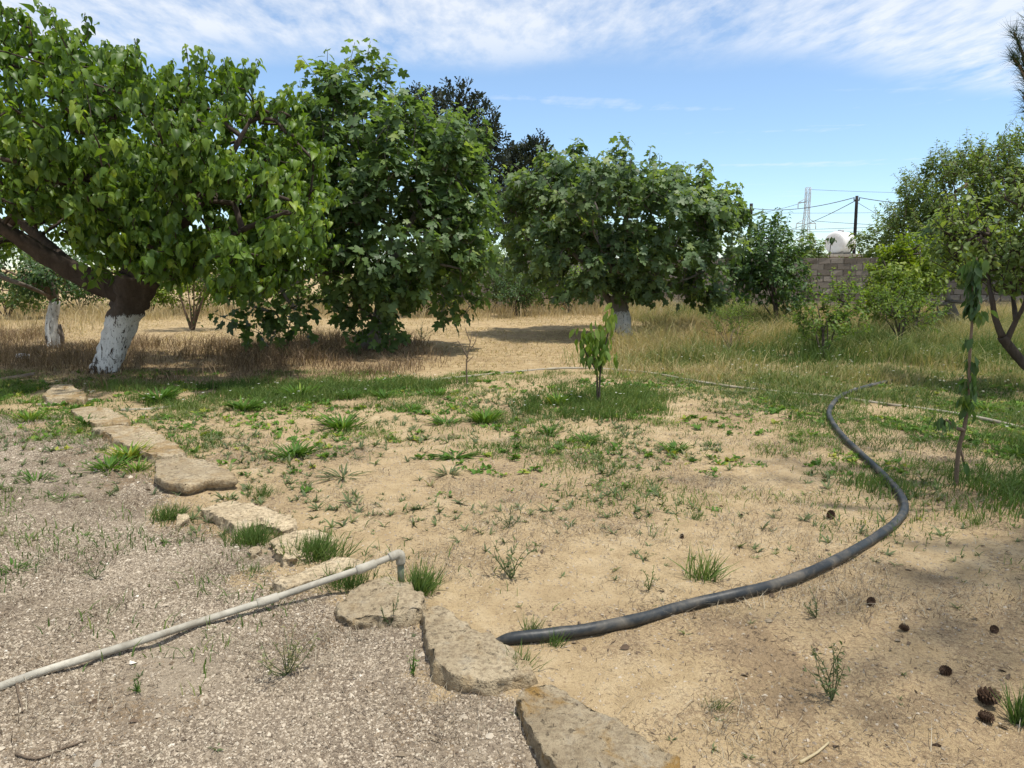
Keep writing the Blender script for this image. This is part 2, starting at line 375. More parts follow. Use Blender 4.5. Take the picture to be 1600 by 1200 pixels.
def block_mat():
    m, nt, out = new_mat('concrete_block_weathered'); tc = nd(nt, 'ShaderNodeTexCoord'); ob = tc.outputs['Object']; rn = nd(nt, 'ShaderNodeObjectInfo').outputs['Random']
    n = noisef(nt, ob, 6, 6, .7); n2 = noisef(nt, ob, 40, 4, .7)
    col = ramp(nt, mth(nt, 'ADD', mth(nt, 'MULTIPLY', rn, .6), mth(nt, 'MULTIPLY', n, .5)), [(0.15, (0.125, 0.102, 0.082)), (0.55, (0.215, 0.182, 0.15)), (0.95, (0.30, 0.262, 0.22))])
    col = mixc(nt, ramp(nt, n, [(.55, 0.0), (.72, .7)]), col, (0.10, 0.085, 0.068))
    principled(nt, out, col, .95, .12, bumpn(nt, mth(nt, 'ADD', n, n2), .9, .012)); return m
M['block'] = block_mat()
M['mortar'] = plain('mortar', (0.14, 0.122, 0.10), 0.95, 0.1, 0.25, 5, None, 0.5)
M['wood_old'] = plain('weathered_wood', (0.19, 0.155, 0.12), 0.9, 0.2, 0.35, 8, (0.11, 0.09, 0.07), 0.6)
M['plastic_white'] = plain('white_plastic', (0.75, 0.75, 0.73), 0.5, 0.4, 0.06, 10)
M['pebble'] = None

def pebble_mat():
    m, nt, out = new_mat('gravel_stone'); at = nd(nt, 'ShaderNodeAttribute', attribute_name='tint')
    col = ramp(nt, at.outputs['Fac'], [(0.0, (0.11, 0.085, 0.062)), (0.25, (0.21, 0.167, 0.120)), (0.6, (0.40, 0.332, 0.245)), (0.85, (0.55, 0.475, 0.365)), (1.0, (0.72, 0.67, 0.57))])
    principled(nt, out, col, 0.9, 0.2); return m
M['pebble'] = pebble_mat()

def ground_mat():
    m, nt, out = new_mat('ground_soil'); tc = nd(nt, 'ShaderNodeTexCoord'); ob = tc.outputs['Object']
    A = lambda n: nd(nt, 'ShaderNodeAttribute', attribute_name=n).outputs['Fac']
    gr, st, li, me_ = A('gravel'), A('straw'), A('litter'), A('meadow')
    n_big = noisef(nt, ob, 0.9, 5, 0.6); n_mid = noisef(nt, ob, 5.0, 6, 0.65, 0.3); n_f = noisef(nt, ob, 60.0, 4, 0.7); n_ff = noisef(nt, ob, 260.0, 2, 0.6)
    brk = mth(nt, 'ADD', mth(nt, 'MULTIPLY', mth(nt, 'SUBTRACT', n_mid, 0.5), 1.5), mth(nt, 'MULTIPLY', mth(nt, 'SUBTRACT', n_f, 0.5), 1.0))
    def mask(a, lo=0.35, hi=0.65): return ramp(nt, mth(nt, 'ADD', a, mth(nt, 'MULTIPLY', brk, mth(nt, 'MULTIPLY', mth(nt, 'SUBTRACT', 1.0, mth(nt, 'ABSOLUTE', mth(nt, 'MULTIPLY', mth(nt, 'SUBTRACT', a, 0.5), 2.0))), 1.0))), [(lo, 0.0), (hi, 1.0)])
    sand = ramp(nt, n_mid, [(0.28, (0.34, 0.245, 0.130)), (0.5, (0.48, 0.36, 0.203)), (0.72, (0.585, 0.462, 0.285))])
    sand = mixc(nt, ramp(nt, n_big, [(0.35, 0.0), (0.7, 0.45)]), sand, (0.40, 0.29, 0.168))
    sand = mixc(nt, ramp(nt, n_f, [(0.34, 0.6), (0.45, 0.0)]), sand, (0.22, 0.145, 0.085))
    sand = mixc(nt, ramp(nt, n_ff, [(0.60, 0.0), (0.72, 0.5)]), sand, (0.62, 0.50, 0.35))
    grav = ramp(nt, n_f, [(0.3, (0.16, 0.122, 0.086)), (0.5, (0.31, 0.248, 0.175)), (0.7, (0.48, 0.395, 0.285))])
    grav = mixc(nt, ramp(nt, n_mid, [(0.45, 0.0), (0.68, 0.6)]), grav, (0.17, 0.13, 0.10)); grav = mixc(nt, ramp(nt, n_big, [(0.5, 0.0), (0.66, 0.55)]), grav, (0.46, 0.38, 0.275))
    straw = ramp(nt, n_mid, [(0.3, (0.27, 0.19, 0.105)), (0.5, (0.41, 0.30, 0.16)), (0.7, (0.54, 0.42, 0.25))])
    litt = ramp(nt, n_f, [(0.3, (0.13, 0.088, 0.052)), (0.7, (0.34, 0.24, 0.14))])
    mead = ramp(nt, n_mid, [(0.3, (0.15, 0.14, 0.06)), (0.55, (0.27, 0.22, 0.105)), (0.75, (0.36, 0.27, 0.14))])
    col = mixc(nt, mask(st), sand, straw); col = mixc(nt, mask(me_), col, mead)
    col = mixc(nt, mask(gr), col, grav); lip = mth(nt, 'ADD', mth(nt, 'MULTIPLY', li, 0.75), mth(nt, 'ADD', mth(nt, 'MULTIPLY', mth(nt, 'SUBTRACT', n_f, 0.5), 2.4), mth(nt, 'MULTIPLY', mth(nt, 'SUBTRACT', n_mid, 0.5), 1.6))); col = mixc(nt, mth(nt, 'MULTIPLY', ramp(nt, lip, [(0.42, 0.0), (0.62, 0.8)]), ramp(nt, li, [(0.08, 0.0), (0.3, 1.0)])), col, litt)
    h = mth(nt, 'ADD', mth(nt, 'MULTIPLY', n_f, 0.6), mth(nt, 'ADD', mth(nt, 'MULTIPLY', n_mid, 0.8), mth(nt, 'MULTIPLY', n_ff, 0.25)))
    principled(nt, out, col, 0.97, 0.1, bumpn(nt, h, 1.0, 0.028)); return m
M['ground'] = ground_mat()

# ------------------------------------------------------------------ ground
GRAVEL = [G(x, y)[:2] for x, y in ((-40, 632), (120, 664), (200, 712), (262, 772), (330, 815), (425, 872), (480, 920), (545, 968), (665, 1030), (690, 1068), (780, 1075), (830, 1150), (880, 1215), (930, 1290))]
GRAVEL += [np.array(p) for p in ((0.5, 0.6), (0.4, -8), (-14, -8), (-14, 7.6))]
MEADOW = [G(x, y)[:2] for x, y in ((1000, 597), (1160, 618), (1380, 640), (1560, 675), (1700, 730))] + [np.array(p) for p in ((14, 6), (26, 14), (30, 30), (4.5, 30), (3.2, 18), (1.6, 13.2))]
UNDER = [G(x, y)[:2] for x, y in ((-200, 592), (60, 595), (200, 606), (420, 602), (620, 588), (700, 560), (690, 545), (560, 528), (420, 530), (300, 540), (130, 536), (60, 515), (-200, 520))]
GREENL = [G(x, y)[:2] for x, y in ((-150, 640), (80, 640), (200, 640), (420, 645), (560, 630), (720, 612), (760, 596), (640, 590), (420, 602), (200, 606), (60, 600), (-150, 598))]
SAPG = [G(x, y)[:2] for x, y in ((800, 640), (850, 655), (960, 660), (1050, 645), (1040, 618), (960, 606), (880, 612))]
RIGHTG = [G(x, y)[:2] for x, y in ((1030, 606), (1180, 622), (1300, 645), (1330, 700), (1400, 770), (1560, 800), (1720, 800), (1720, 650), (1400, 636), (1180, 612))]
RSAP = [G(x, y)[:2] for x, y in ((1370, 760), (1450, 790), (1560, 790), (1700, 800), (1700, 690), (1560, 690), (1460, 710))]
def m_gravel(x, y): return sstep(-0.22, 0.34, sdist(x, y, GRAVEL) + (fbm(x * 2.2, y * 2.2, 21, 4) - 0.5) * 1.0)
def m_meadow(x, y): return sstep(-0.5, 0.9, sdist(x, y, MEADOW) + (fbm(x * 0.9, y * 0.9, 22, 3) - 0.5) * 1.6)
def m_straw(x, y): return sstep(10.6, 13.0, y + (fbm(x * 0.5, y * 0.5, 23, 3) - 0.5) * 3)
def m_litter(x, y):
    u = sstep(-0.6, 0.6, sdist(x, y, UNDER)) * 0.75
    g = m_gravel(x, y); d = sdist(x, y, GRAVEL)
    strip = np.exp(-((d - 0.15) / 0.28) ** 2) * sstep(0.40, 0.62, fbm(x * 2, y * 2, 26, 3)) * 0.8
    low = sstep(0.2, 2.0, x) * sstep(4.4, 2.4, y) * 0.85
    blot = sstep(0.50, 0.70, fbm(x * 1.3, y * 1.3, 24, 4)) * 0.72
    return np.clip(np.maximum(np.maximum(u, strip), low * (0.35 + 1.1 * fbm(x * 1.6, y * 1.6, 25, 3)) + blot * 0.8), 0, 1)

def build_ground():
    def axis(lims):
        out = [lims[0][0]]
        for a, b, s0, s1 in lims:
            x = a
            while x < b:
                f = (x - a) / (b - a); x = x + s0 * (s1 / s0) ** f; out.append(min(x, b))
        return np.unique(np.array(out))
    half = axis([(0, 3.2, 0.035, 0.04), (3.2, 14, 0.04, 0.6), (14, 60, 0.6, 8), (60, 900, 8, 220)])
    xs = np.concatenate([-half[::-1][:-1], half])
    ys = axis([(-120, -6, 30, 3), (-6, 1.6, 1.2, 0.06), (1.6, 7, 0.03, 0.045), (7, 14, 0.045, 0.2), (14, 40, 0.2, 1.2), (40, 1500, 1.2, 300)])
    X, Y = np.meshgrid(xs, ys); n, mm = X.shape
    x, y = X.ravel(), Y.ravel()
    z = H(x, y)
    V = np.stack([x, y, z], 1); i = np.arange(n - 1)[:, None] * mm; j = np.arange(mm - 1)[None]
    F = np.stack([i + j, i + j + 1, i + mm + j + 1, i + mm + j], -1).reshape(-1, 4)
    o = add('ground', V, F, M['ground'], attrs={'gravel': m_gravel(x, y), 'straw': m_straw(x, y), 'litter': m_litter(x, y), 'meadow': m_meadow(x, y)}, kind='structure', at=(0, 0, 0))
    o['label'] = 'sandy garden ground with gravel, straw and bare soil'
build_ground()

# ------------------------------------------------------------------ leaf shapes (x across, y along the blade, z up)
def leaf_rows(rows, fold=0.25, curl=0.25, tip=1.0):
    V, T = [], []
    for y, w in rows: V += [(-w, y, fold * w - curl * max(y, 0) ** 2), (0, y, -curl * max(y, 0) ** 2), (w, y, fold * w - curl * max(y, 0) ** 2)]
    for r in range(len(rows) - 1):
        a, b = r * 3, r * 3 + 3
        T += [(a, a + 1, b + 1), (a, b + 1, b), (a + 1, a + 2, b + 2), (a + 1, b + 2, b + 1)]
    a = (len(rows) - 1) * 3; V.append((0, tip, -curl * tip ** 2)); t = len(V) - 1
    T += [(a, a + 1, t), (a + 1, a + 2, t)]
    return np.array(V, float), np.array(T)
def fig_leaf(rough=0.0):
    out = [(0, .02), (.13, -.09), (.30, -.02), (.42, .16), (.33, .27), (.24, .33), (.40, .46), (.44, .66), (.30, .68), (.16, .55), (.17, .80), (0, 1.0)]
    right = np.array(out); left = right[::-1][1:-1] * [-1, 1]; ring = np.concatenate([right, left])
    c = np.array([[0, .30], [0, .62]]); V2 = np.concatenate([ring, c]); n = len(ring); T = []
    for k in range(n):
        a, b = k, (k + 1) % n; cy = n if min(ring[a][1], ring[b][1]) < .44 else n + 1
        T.append((cy, a, b))
    ks = [k for k in range(n) if (ring[k][1] < .44) != (ring[(k + 1) % n][1] < .44)]
    T += [(n, (k + 1) % n if ring[(k + 1) % n][1] >= .44 else k, n + 1) if ring[k][1] < .44 else (n, n + 1, k) for k in ks]
    z = 0.18 * np.abs(V2[:, 0]) - 0.30 * V2[:, 1].clip(0) ** 2 - 0.25 * V2[:, 0] ** 2 + 0.03 * np.sin(V2[:, 0] * 17 + V2[:, 1] * 11)
    return np.column_stack([V2, z]), np.array(T)
LEAF = {
    'mulberry': leaf_rows([(-.08, .14), (.05, .31), (.28, .385), (.52, .31), (.76, .15)], 0.55, 0.35),
    'fig': fig_leaf(),
    'lance': leaf_rows([(0, .03), (.25, .14), (.55, .15), (.8, .07)], 0.5, 0.25),
    'oval': leaf_rows([(0, .05), (.3, .27), (.65, .25)], 0.35, 0.25),
    'tiny': (np.array([[0, 0, 0], [.26, .45, .06], [0, 1, -.12], [-.26, .45, .06]], float), np.array([[0, 1, 2], [0, 2, 3]])),
    'spray': (np.array([[0, 0, 0], [.22, .3, .08], [.10, .55, 0], [.24, .75, .05], [0, 1, -.1], [-.24, .7, .05], [-.1, .5, 0], [-.22, .28, .08]], float), np.array([[0, 1, 2], [2, 3, 4], [0, 2, 4], [4, 5, 6], [6, 7, 0], [0, 4, 6]])),
}
def place(tmpl, pos, ax, nrm, size, tint):
    """copies of a leaf shape: blade axis ax, face normal nrm -> vertices, triangles, tint per vertex"""
    V, T = LEAF[tmpl] if isinstance(tmpl, str) else tmpl
    ax = norm(ax); x = norm(np.cross(ax, nrm)); z = np.cross(x, ax)
    R = np.stack([x, ax, z], -1)
    W = np.einsum('kij,nj->kni', R, V) * np.asarray(size)[:, None, None] + pos[:, None]
    F = (T[None] + (np.arange(len(pos)) * len(V))[:, None, None]).reshape(-1, 3)
    return W.reshape(-1, 3), F, np.repeat(tint, len(V))

# ------------------------------------------------------------------ trees
def E(x, y, Y, rx, ry, rd):
    c = P(x, y, Y); k = mpp(Y); return (c, np.array([rx * k, rd, ry * k]))
def sample_env(rng, env, n, inner=0.55, cl=1.25):
    vols = np.array([np.prod(r) ** 0.75 for _, r in env]); out = []
    n2 = n * 4
    which = rng.choice(len(env), n2, p=vols / vols.sum())
    d = norm(rng.normal(size=(n2, 3))); rad = (inner ** 3 + (1 - inner ** 3) * rng.random(n2)) ** (1 / 3) * (1 + .16 * rng.random(n2) ** 4)
    p = np.array([env[w][0] for w in which]) + d * rad[:, None] * np.array([env[w][1] for w in which])
    depth = np.min([np.sum(((p - c) / r) ** 2, 1) for c, r in env], 0)
    keep = depth > inner * inner * 0.6
    p = p[keep]; lump = np.array([mnoise.noise(Vector(v * cl + 5.0)) for v in p]); p = p + (p - np.array([env[0][0]])) * 0
    return p[lump > -.10][:n]
class Tree: pass
def grow(rng, limbs, tips, rt=0.006, step=0.3, sag=0.12, power=0.5):
    """limbs: list of point lists; every tip is joined to the nearest wood -> list of (points, radii), tip directions"""
    pos = [p for L in limbs for p in L[1:]]; par = [-1] * len(pos); nb = len(pos)
    pos = [np.asarray(p, float) for p in pos]
    A = np.zeros((len(tips) * 14 + nb + 10, 3)); A[:nb] = pos; n = nb
    d0 = np.min(np.linalg.norm(tips[:, None] - A[None, :nb], axis=2), 1); order = np.argsort(d0)
    chains = []; cnt = np.zeros(len(A)); parent = np.full(len(A), -1)
    for ti in order:
        p = tips[ti]; dv = A[:n] - p; dd = np.linalg.norm(dv, axis=1)
        cost = dd * (1 + 0.25 * (dv[:, 2] / (dd + 1e-6)).clip(0))
        k = int(np.argmin(cost)); L = dd[k]; m = int(np.clip(math.ceil(L / step), 1, 12))
        t = np.arange(1, m + 1)[:, None] / m; a = A[k]
        q = a + (p - a) * t + np.array([0, 0, 1]) * sag * L * (4 * t * (1 - t)) * (rng.random() * 1.4 - 0.4) + rng.normal(size=(m, 3)) * 0.03 * L * (t < 1)
        idx = [k] + list(range(n, n + m)); A[n:n + m] = q; parent[n:n + m] = idx[:-1]; n += m
        chains.append(idx); j = n - 1
        while j >= 0: cnt[j] += 1; j = parent[j]
    out = []; dirs = np.zeros_like(tips)
    for ti, idx in zip(order, chains):
        pts = A[idx]; r = rt * np.maximum(cnt[idx], 1) ** power; r[0] = min(r[0], r[1] * 1.3)
        out.append((pts, r)); dirs[ti] = norm(pts[-1] - pts[-2])
    return out, dirs, A[:n]
def shoot_leaves(rng, tips, dirs, centre, cfg):
    """leafy shoots at the branch tips -> shoots (polylines), leaf pos/axis/normal/size/tint"""
    K = len(tips); n = cfg['per']
    outw = norm(tips - centre); up = np.array([0, 0, 1.0])
    d = norm(dirs * cfg.get('d', .4) + outw * cfg.get('o', .5) + up * cfg.get('u', .5) + rng.normal(size=(K, 3)) * cfg.get('rnd', .3))
    L = cfg['len'] * (0.6 + 0.8 * rng.random(K))
    t = np.linspace(0.05, 1, n)[None, :] + (rng.random((K, n)) - 0.5) * 0.1
    bend = cfg.get('bend', 0.0)
    pt = lambda tt: tips[:, None] + d[:, None] * (L[:, None] * tt)[..., None] + up * (bend * L[:, None] * tt ** 2)[..., None]
    base = pt(t)
    ref = norm(np.cross(d, rng.normal(size=(K, 3)))); ref2 = np.cross(d, ref)
    ph = np.arange(n)[None] * 2.4 + rng.random((K, 1)) * 6.3
    u = np.cos(ph)[..., None] * ref[:, None] + np.sin(ph)[..., None] * ref2[:, None]
    size = cfg['size'] * (0.45 + 0.85 * rng.random((K, n))) * (1 - 0.45 * np.clip(t - 0.6, 0, 1) / 0.4)
    pet = norm(u * 0.8 + d[:, None] * 0.4 + up * 0.2); base = base + pet * (size * cfg.get('pet', .4))[..., None]
    a, b, c = cfg['abc']
    ax = norm(u * a - up * b + d[:, None] * c + rng.normal(size=(K, n, 3)) * 0.22)
    nm = norm(up * cfg.get('nu', 1.0) + outw[:, None] * cfg.get('no', .6) + u * 0.3 + rng.normal(size=(K, n, 3)) * cfg.get('nr', .5))
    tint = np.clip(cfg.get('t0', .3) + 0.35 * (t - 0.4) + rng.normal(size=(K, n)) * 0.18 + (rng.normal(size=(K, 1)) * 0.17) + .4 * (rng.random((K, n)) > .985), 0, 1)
    sh = [(pt(np.full((K, 1), s))[:, 0]) for s in (0, .35, .7, 1.0)]
    shoots = [np.array([s[k] for s in sh]) for k in range(K)]
    f = lambda z: z.reshape(-1, *z.shape[2:])
    return shoots, f(base), f(ax), f(nm), f(size), f(tint)

ALL_BASE = {}
def tree(seed, name, label, cat, base, limbs, env, n_tips, cfg, leaf, lmat, wmat, tmat=None, extra=(), fill=0, picks=0, inner=.55, rt=.006, sides=5, group=None, limb_names=None, trunk_sides=14, clip=None, twigs=True, knob=.16):
    """limbs: [(points, r0, r1)], the first is the trunk"""
    rng = np.random.default_rng(seed); base = np.asarray(base, float)
    root = thing(name, label, cat, base, group)
    polys = []
    for k, (pts, r0, r1) in enumerate(limbs):
        sp = spline(pts, 6); polys.append(sp); n = len(sp); s = np.linspace(0, 1, n)
        r = r0 + (r1 * (1 if k == 0 else .45) - r0) * s
        if k == 0: r = r * (1 + 0.35 * np.exp(-s * 9))
        V, F = tube(sp, r, trunk_sides if k == 0 else max(7, trunk_sides - 5), True, knob if k == 0 else 0.2, rng)
        add('trunk' if k == 0 else 'limb', V, F, (tmat or wmat) if k == 0 else wmat, root)
    tips = sample_env(rng, env, n_tips, inner)
    tips = tips[tips[:, 2] > 0.25]
    if clip is not None: tips = tips[clip(tips)]
    if len(extra):
        extra = [e + np.array([rng.normal() * .07, rng.normal() * .07, -q]) for e in extra for q in (.0, .16, .34, .52)]
        tips = np.concatenate([tips, np.array(extra)])
    chains, dirs, nodes = grow(rng, polys, tips, rt)
    if len(extra): dirs[-len(extra):] = norm(dirs[-len(extra):] * 0.4 + np.array([0, 0, 1.0]))
    centre = np.mean([c for c, _ in env], 0) - np.array([0, 0, 0.3 * np.mean([r[2] for _, r in env])])
    shoots, bp, ax, nm, sz, ti = shoot_leaves(rng, tips, dirs, centre, cfg)
    parts = [tube(p, r, sides, False) for p, r in chains]
    if twigs: parts += [tube(s, np.linspace(rt * 1.25, rt * .8, 4), 3, False) for s in shoots]
    V, F = join(parts); add('branches', V, F, wmat, root, kind='stuff')
    if fill:
        q = nodes[rng.integers(len(nodes) // 4, len(nodes), fill)] + np.clip(rng.normal(size=(fill, 3)), -1.2, 1.2) * .14
        a2 = norm(norm(q - centre) * .6 - np.array([0, 0, .5]) + rng.normal(size=(fill, 3)) * .5)
        n2 = norm(np.array([0, 0, 1.0]) + rng.normal(size=(fill, 3)) * .5)
        bp = np.concatenate([bp, q]); ax = np.concatenate([ax, a2]); nm = np.concatenate([nm, n2])
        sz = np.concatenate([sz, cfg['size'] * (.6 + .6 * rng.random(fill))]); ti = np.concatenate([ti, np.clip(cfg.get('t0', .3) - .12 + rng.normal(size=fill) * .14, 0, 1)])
    ok = bp[:, 2] > 0.12
    bp, ax, nm, sz, ti = bp[ok], ax[ok], nm[ok], sz[ok], ti[ok]
    pick = np.zeros(len(bp), bool)
    if picks:
        x, y, dep = proj(bp); cell = 7.0 if picks > 200 else 5.0
        key = (np.floor(x / cell) * 4096 + np.floor(y / cell)).astype(np.int64); o = np.argsort(dep)
        _, first = np.unique(key[o], return_index=True); vis = o[first]
        vis = vis[(x[vis] > 2) & (x[vis] < 1598) & (y[vis] > 2) & (y[vis] < 1198)]
        view = norm(bp[vis] - np.array([0, 0, CAMH])); area = np.abs(np.sum(view * norm(nm[vis]), 1)) * (sz[vis] / dep[vis]) ** 2
        front = -dep[vis]; score = area * np.exp((front - front.min()) / (np.ptp(front) + 1e-6) * 1.2)
        pick[vis[np.argsort(-score)[:picks]]] = True
    rest = ~pick
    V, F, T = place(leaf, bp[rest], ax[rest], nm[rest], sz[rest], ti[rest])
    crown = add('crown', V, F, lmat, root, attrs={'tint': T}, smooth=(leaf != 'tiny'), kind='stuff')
    if picks:
        LV, LT = LEAF[leaf]; meshes = []
        for k in range(8):
            vv = LV.copy(); vv[:, 2] += rng.normal() * .12 * vv[:, 1] ** 2 + rng.normal() * 0.1 * vv[:, 0] ** 2
            meshes.append(mk_mesh('leaf', vv, LT, True, {'tint': np.full(len(vv), k / 7)}, [lmat]))
        for i in np.nonzero(pick)[0]:
            y = norm(ax[i]); x = norm(np.cross(y, nm[i])); z = np.cross(x, y)
            o = bpy.data.objects.new('leaf', meshes[int(round(ti[i] * 7))]); COL.objects.link(o); o.parent = crown
            mt = Matrix(((x[0], y[0], z[0], bp[i][0] - base[0]), (x[1], y[1], z[1], bp[i][1] - base[1]), (x[2], y[2], z[2], bp[i][2] - base[2]), (0, 0, 0, 1)))
            o.matrix_basis = mt @ Matrix.Scale(float(sz[i]), 4)
    return root

def pts(Y, *xy): return [P(x, y, Y if len(q) == 0 else q[0]) for x, y, *q in xy]
def on(x, y): return GH(x, y, -0.03)

# mulberry
b = on(163, 582); Y0 = b[1]
crotch = P(205, 462, Y0)
trunk = [b, P(181, 535, Y0), P(194, 490, Y0), crotch, P(214, 432, Y0)]
tree(11, 'mulberry_tree', 'big mulberry tree with leaning whitewashed trunk and bright heart shaped leaves', 'tree', b,
     [(trunk, .155, .29),
      ([crotch, P(120, 425, Y0 - .3), P(50, 385, Y0 - .6), P(-20, 335, Y0 - .9), P(-80, 260, Y0 - 1)], .19, .08),
      ([P(120, 425, Y0 - .3), P(60, 370, Y0 + .3), P(20, 330, Y0 + .6), P(-10, 250, Y0 + .6)], .10, .06),
      ([crotch, P(214, 400, Y0), P(205, 350, Y0 + .2), P(190, 270, Y0 + .2), P(150, 180, Y0)], .20, .07),
      ([P(213, 410, Y0), P(255, 380, Y0 - .3), P(300, 330, Y0 - .5), P(350, 260, Y0 - .4), P(390, 190, Y0 - .3)], .13, .05),
      ([P(206, 380, Y0), P(175, 370, Y0 - .5), P(150, 330, Y0 - 1.0), P(130, 270, Y0 - 1.4)], .09, .05),
      ([P(215, 430, Y0), P(240, 400, Y0 + .7), P(290, 340, Y0 + 1.4), P(330, 260, Y0 + 1.8)], .12, .05),
      ([P(255, 380, Y0 - .3), P(330, 375, Y0 - .9), P(400, 350, Y0 - 1.4), P(450, 330, Y0 - 1.7)], .07, .035)],
     [E(20, 150, Y0 - .2, 135, 105, 2.6), E(-120, 200, Y0 - .3, 140, 130, 2.4), E(130, 205, Y0 - .3, 150, 115, 2.7), E(270, 245, Y0 - .4, 125, 110, 2.5),
      E(365, 225, Y0 - .2, 85, 95, 1.9), E(440, 270, Y0, 55, 95, 1.3), E(400, 345, Y0 - 1.2, 85, 75, 1.3), E(330, 345, Y0 - .9, 90, 70, 1.5), E(60, 290, Y0 - 1.0, 120, 60, 1.5), E(170, 355, Y0 - 1.2, 65, 50, .8), E(40, 330, Y0 + 1.6, 130, 70, 1.2), E(250, 380, Y0 + 1.2, 110, 50, 1.0), E(180, 300, Y0, 160, 60, 1.6), E(425, 400, Y0 - 1.0, 75, 55, 1.0), E(335, 405, Y0 - .6, 80, 38, 1.0), E(405, 440, Y0 - 1.2, 62, 28, .8), E(165, 400, Y0 - 1.3, 60, 34, .5), E(250, 395, Y0 - 1.3, 60, 32, .5), E(110, 345, Y0 - 1.5, 70, 30, .6), E(300, 330, Y0 + .6, 130, 70, 1.2)],
     1650, dict(per=13, len=.38, size=.125, abc=(.6, .95, .15), u=.75, o=.5, d=.3, t0=.45, pet=.30, no=.8, bend=-.25, fr=.2), 'mulberry', M['mulberry'], M['bark_limb'], M['bark_mulberry'],
     extra=[P(x, y, Y0 - q) for x, y, q in ((128, 52, .2), (200, 100, .3), (265, 128, .4), (312, 126, .3), (398, 128, .2), (352, 135, .2), (20, 70, .4), (60, 85, .3), (435, 170, .3), (95, 80, .2), (160, 95, .5), (235, 120, .2))],
     fill=6500, picks=300, trunk_sides=20, knob=.26, clip=lambda t: ~((proj(t)[0] < 130) & (proj(t)[1] > 335) & (t[:, 1] < Y0 + .5)))

# fig in the middle
b = on(575, 546); Y1 = b[1]
tree(12, 'fig_tree', 'tall fig tree drooping to the ground beside the mulberry, dark lobed leaves', 'tree', b,
     [([b, P(590, 505, Y1), P(600, 465, Y1), P(615, 420, Y1)], .15, .11),
      ([P(600, 465, Y1), P(565, 400, Y1 - .2), P(555, 320, Y1 - .2), P(550, 210, Y1), P(560, 140, Y1)], .09, .03),
      ([P(615, 420, Y1), P(640, 350, Y1 - .2), P(690, 280, Y1 - .1), P(710, 210, Y1)], .08, .03),
      ([P(606, 440, Y1), P(560, 425, Y1 - .6), P(490, 430, Y1 - 1.1), P(430, 460, Y1 - 1.4)], .06, .03),
      ([P(615, 420, Y1), P(665, 410, Y1 - .5), P(720, 420, Y1 - .6)], .06, .03),
      ([P(590, 505, Y1), P(555, 470, Y1 - .7), P(545, 430, Y1 - 1.1)], .05, .03),
      ([P(615, 420, Y1), P(610, 330, Y1 + .9), P(620, 230, Y1 + 1.1)], .07, .03)],
     [E(560, 205, Y1, 75, 80, 1.4), E(610, 275, Y1, 115, 100, 2.0), E(705, 305, Y1, 58, 92, 1.4), E(510, 300, Y1 - .2, 85, 120, 1.5), E(620, 380, Y1 - .5, 110, 95, 1.7),
      E(575, 460, Y1 - .8, 62, 55, .9), E(475, 415, Y1 - .9, 70, 60, 1.0), E(425, 455, Y1 - 1.3, 55, 32, .7), E(715, 410, Y1 - .5, 48, 60, .9)],
     600, dict(per=10, len=.38, size=.215, abc=(.85, .45, .25), u=.7, o=.5, d=.3, t0=.36, pet=.45, no=.5, nr=.55, fr=.2), 'fig', M['fig'], M['bark_fig'],
     extra=[P(x, y, Y1 + q) for x, y, q in ((555, 110, 0), (600, 120, .1), (575, 105, .2), (480, 170, -.2), (505, 150, .1), (715, 200, 0), (745, 205, .2), (655, 190, .1), (395, 478, -1.3), (435, 490, -1.3), (470, 480, -1.2), (560, 500, -.8), (610, 505, -.7), (700, 460, -.6), (725, 450, -.6))],
     fill=2200, picks=300)

# fig further back
b = on(973, 524); Y2 = b[1]
tree(13, 'fig_tree', 'broad rounded fig tree with pale trunk standing in the dry grass', 'tree', b,
     [([b, P(972, 500, Y2), P(968, 480, Y2), P(966, 462, Y2)], .20, .19),
      ([P(970, 488, Y2), P(948, 465, Y2), P(925, 425, Y2 - .3), P(880, 380, Y2 - .4), P(850, 330, Y2 - .3)], .11, .03),
      ([P(966, 468, Y2), P(960, 420, Y2), P(940, 350, Y2), P(915, 280, Y2)], .13, .03),
      ([P(968, 475, Y2), P(1000, 450, Y2 - .2), P(1045, 410, Y2 - .5), P(1090, 370, Y2 - .6)], .11, .03),
      ([P(966, 462, Y2), P(985, 400, Y2 + .4), P(1010, 320, Y2 + .6)], .10, .03),
      ([P(966, 462, Y2), P(950, 410, Y2 - 1.0), P(930, 370, Y2 - 1.7)], .08, .03),
      ([P(1000, 450, Y2 - .2), P(1060, 440, Y2 - .2), P(1110, 420, Y2)], .07, .03)],
     [E(905, 335, Y2, 105, 72, 2.3), E(960, 340, Y2, 120, 78, 2.6), E(1045, 355, Y2, 95, 70, 2.3), E(1105, 390, Y2, 52, 85, 1.5), E(840, 370, Y2, 52, 85, 1.5),
      E(900, 405, Y2 - .6, 85, 62, 1.6), E(1010, 410, Y2 - .6, 100, 55, 1.7), E(930, 450, Y2 - .9, 26, 28, .5), E(1000, 460, Y2 - .7, 20, 20, .5), E(1085, 455, Y2 - .2, 35, 22, .7)],
     760, dict(per=10, len=.38, size=.20, abc=(.85, .5, .25), u=.75, o=.5, d=.3, t0=.40, pet=.45, no=.6, nr=.55, fr=.2), 'fig', M['figb'], M['bark_fig'], M['bark_figw'],
     extra=[P(x, y, Y2) for x, y in ((905, 235), (912, 250), (962, 240), (970, 250), (1098, 275), (1092, 290), (1130, 318), (1148, 325), (860, 255), (850, 250), (1010, 265), (1045, 285))],
     fill=3200, picks=300)

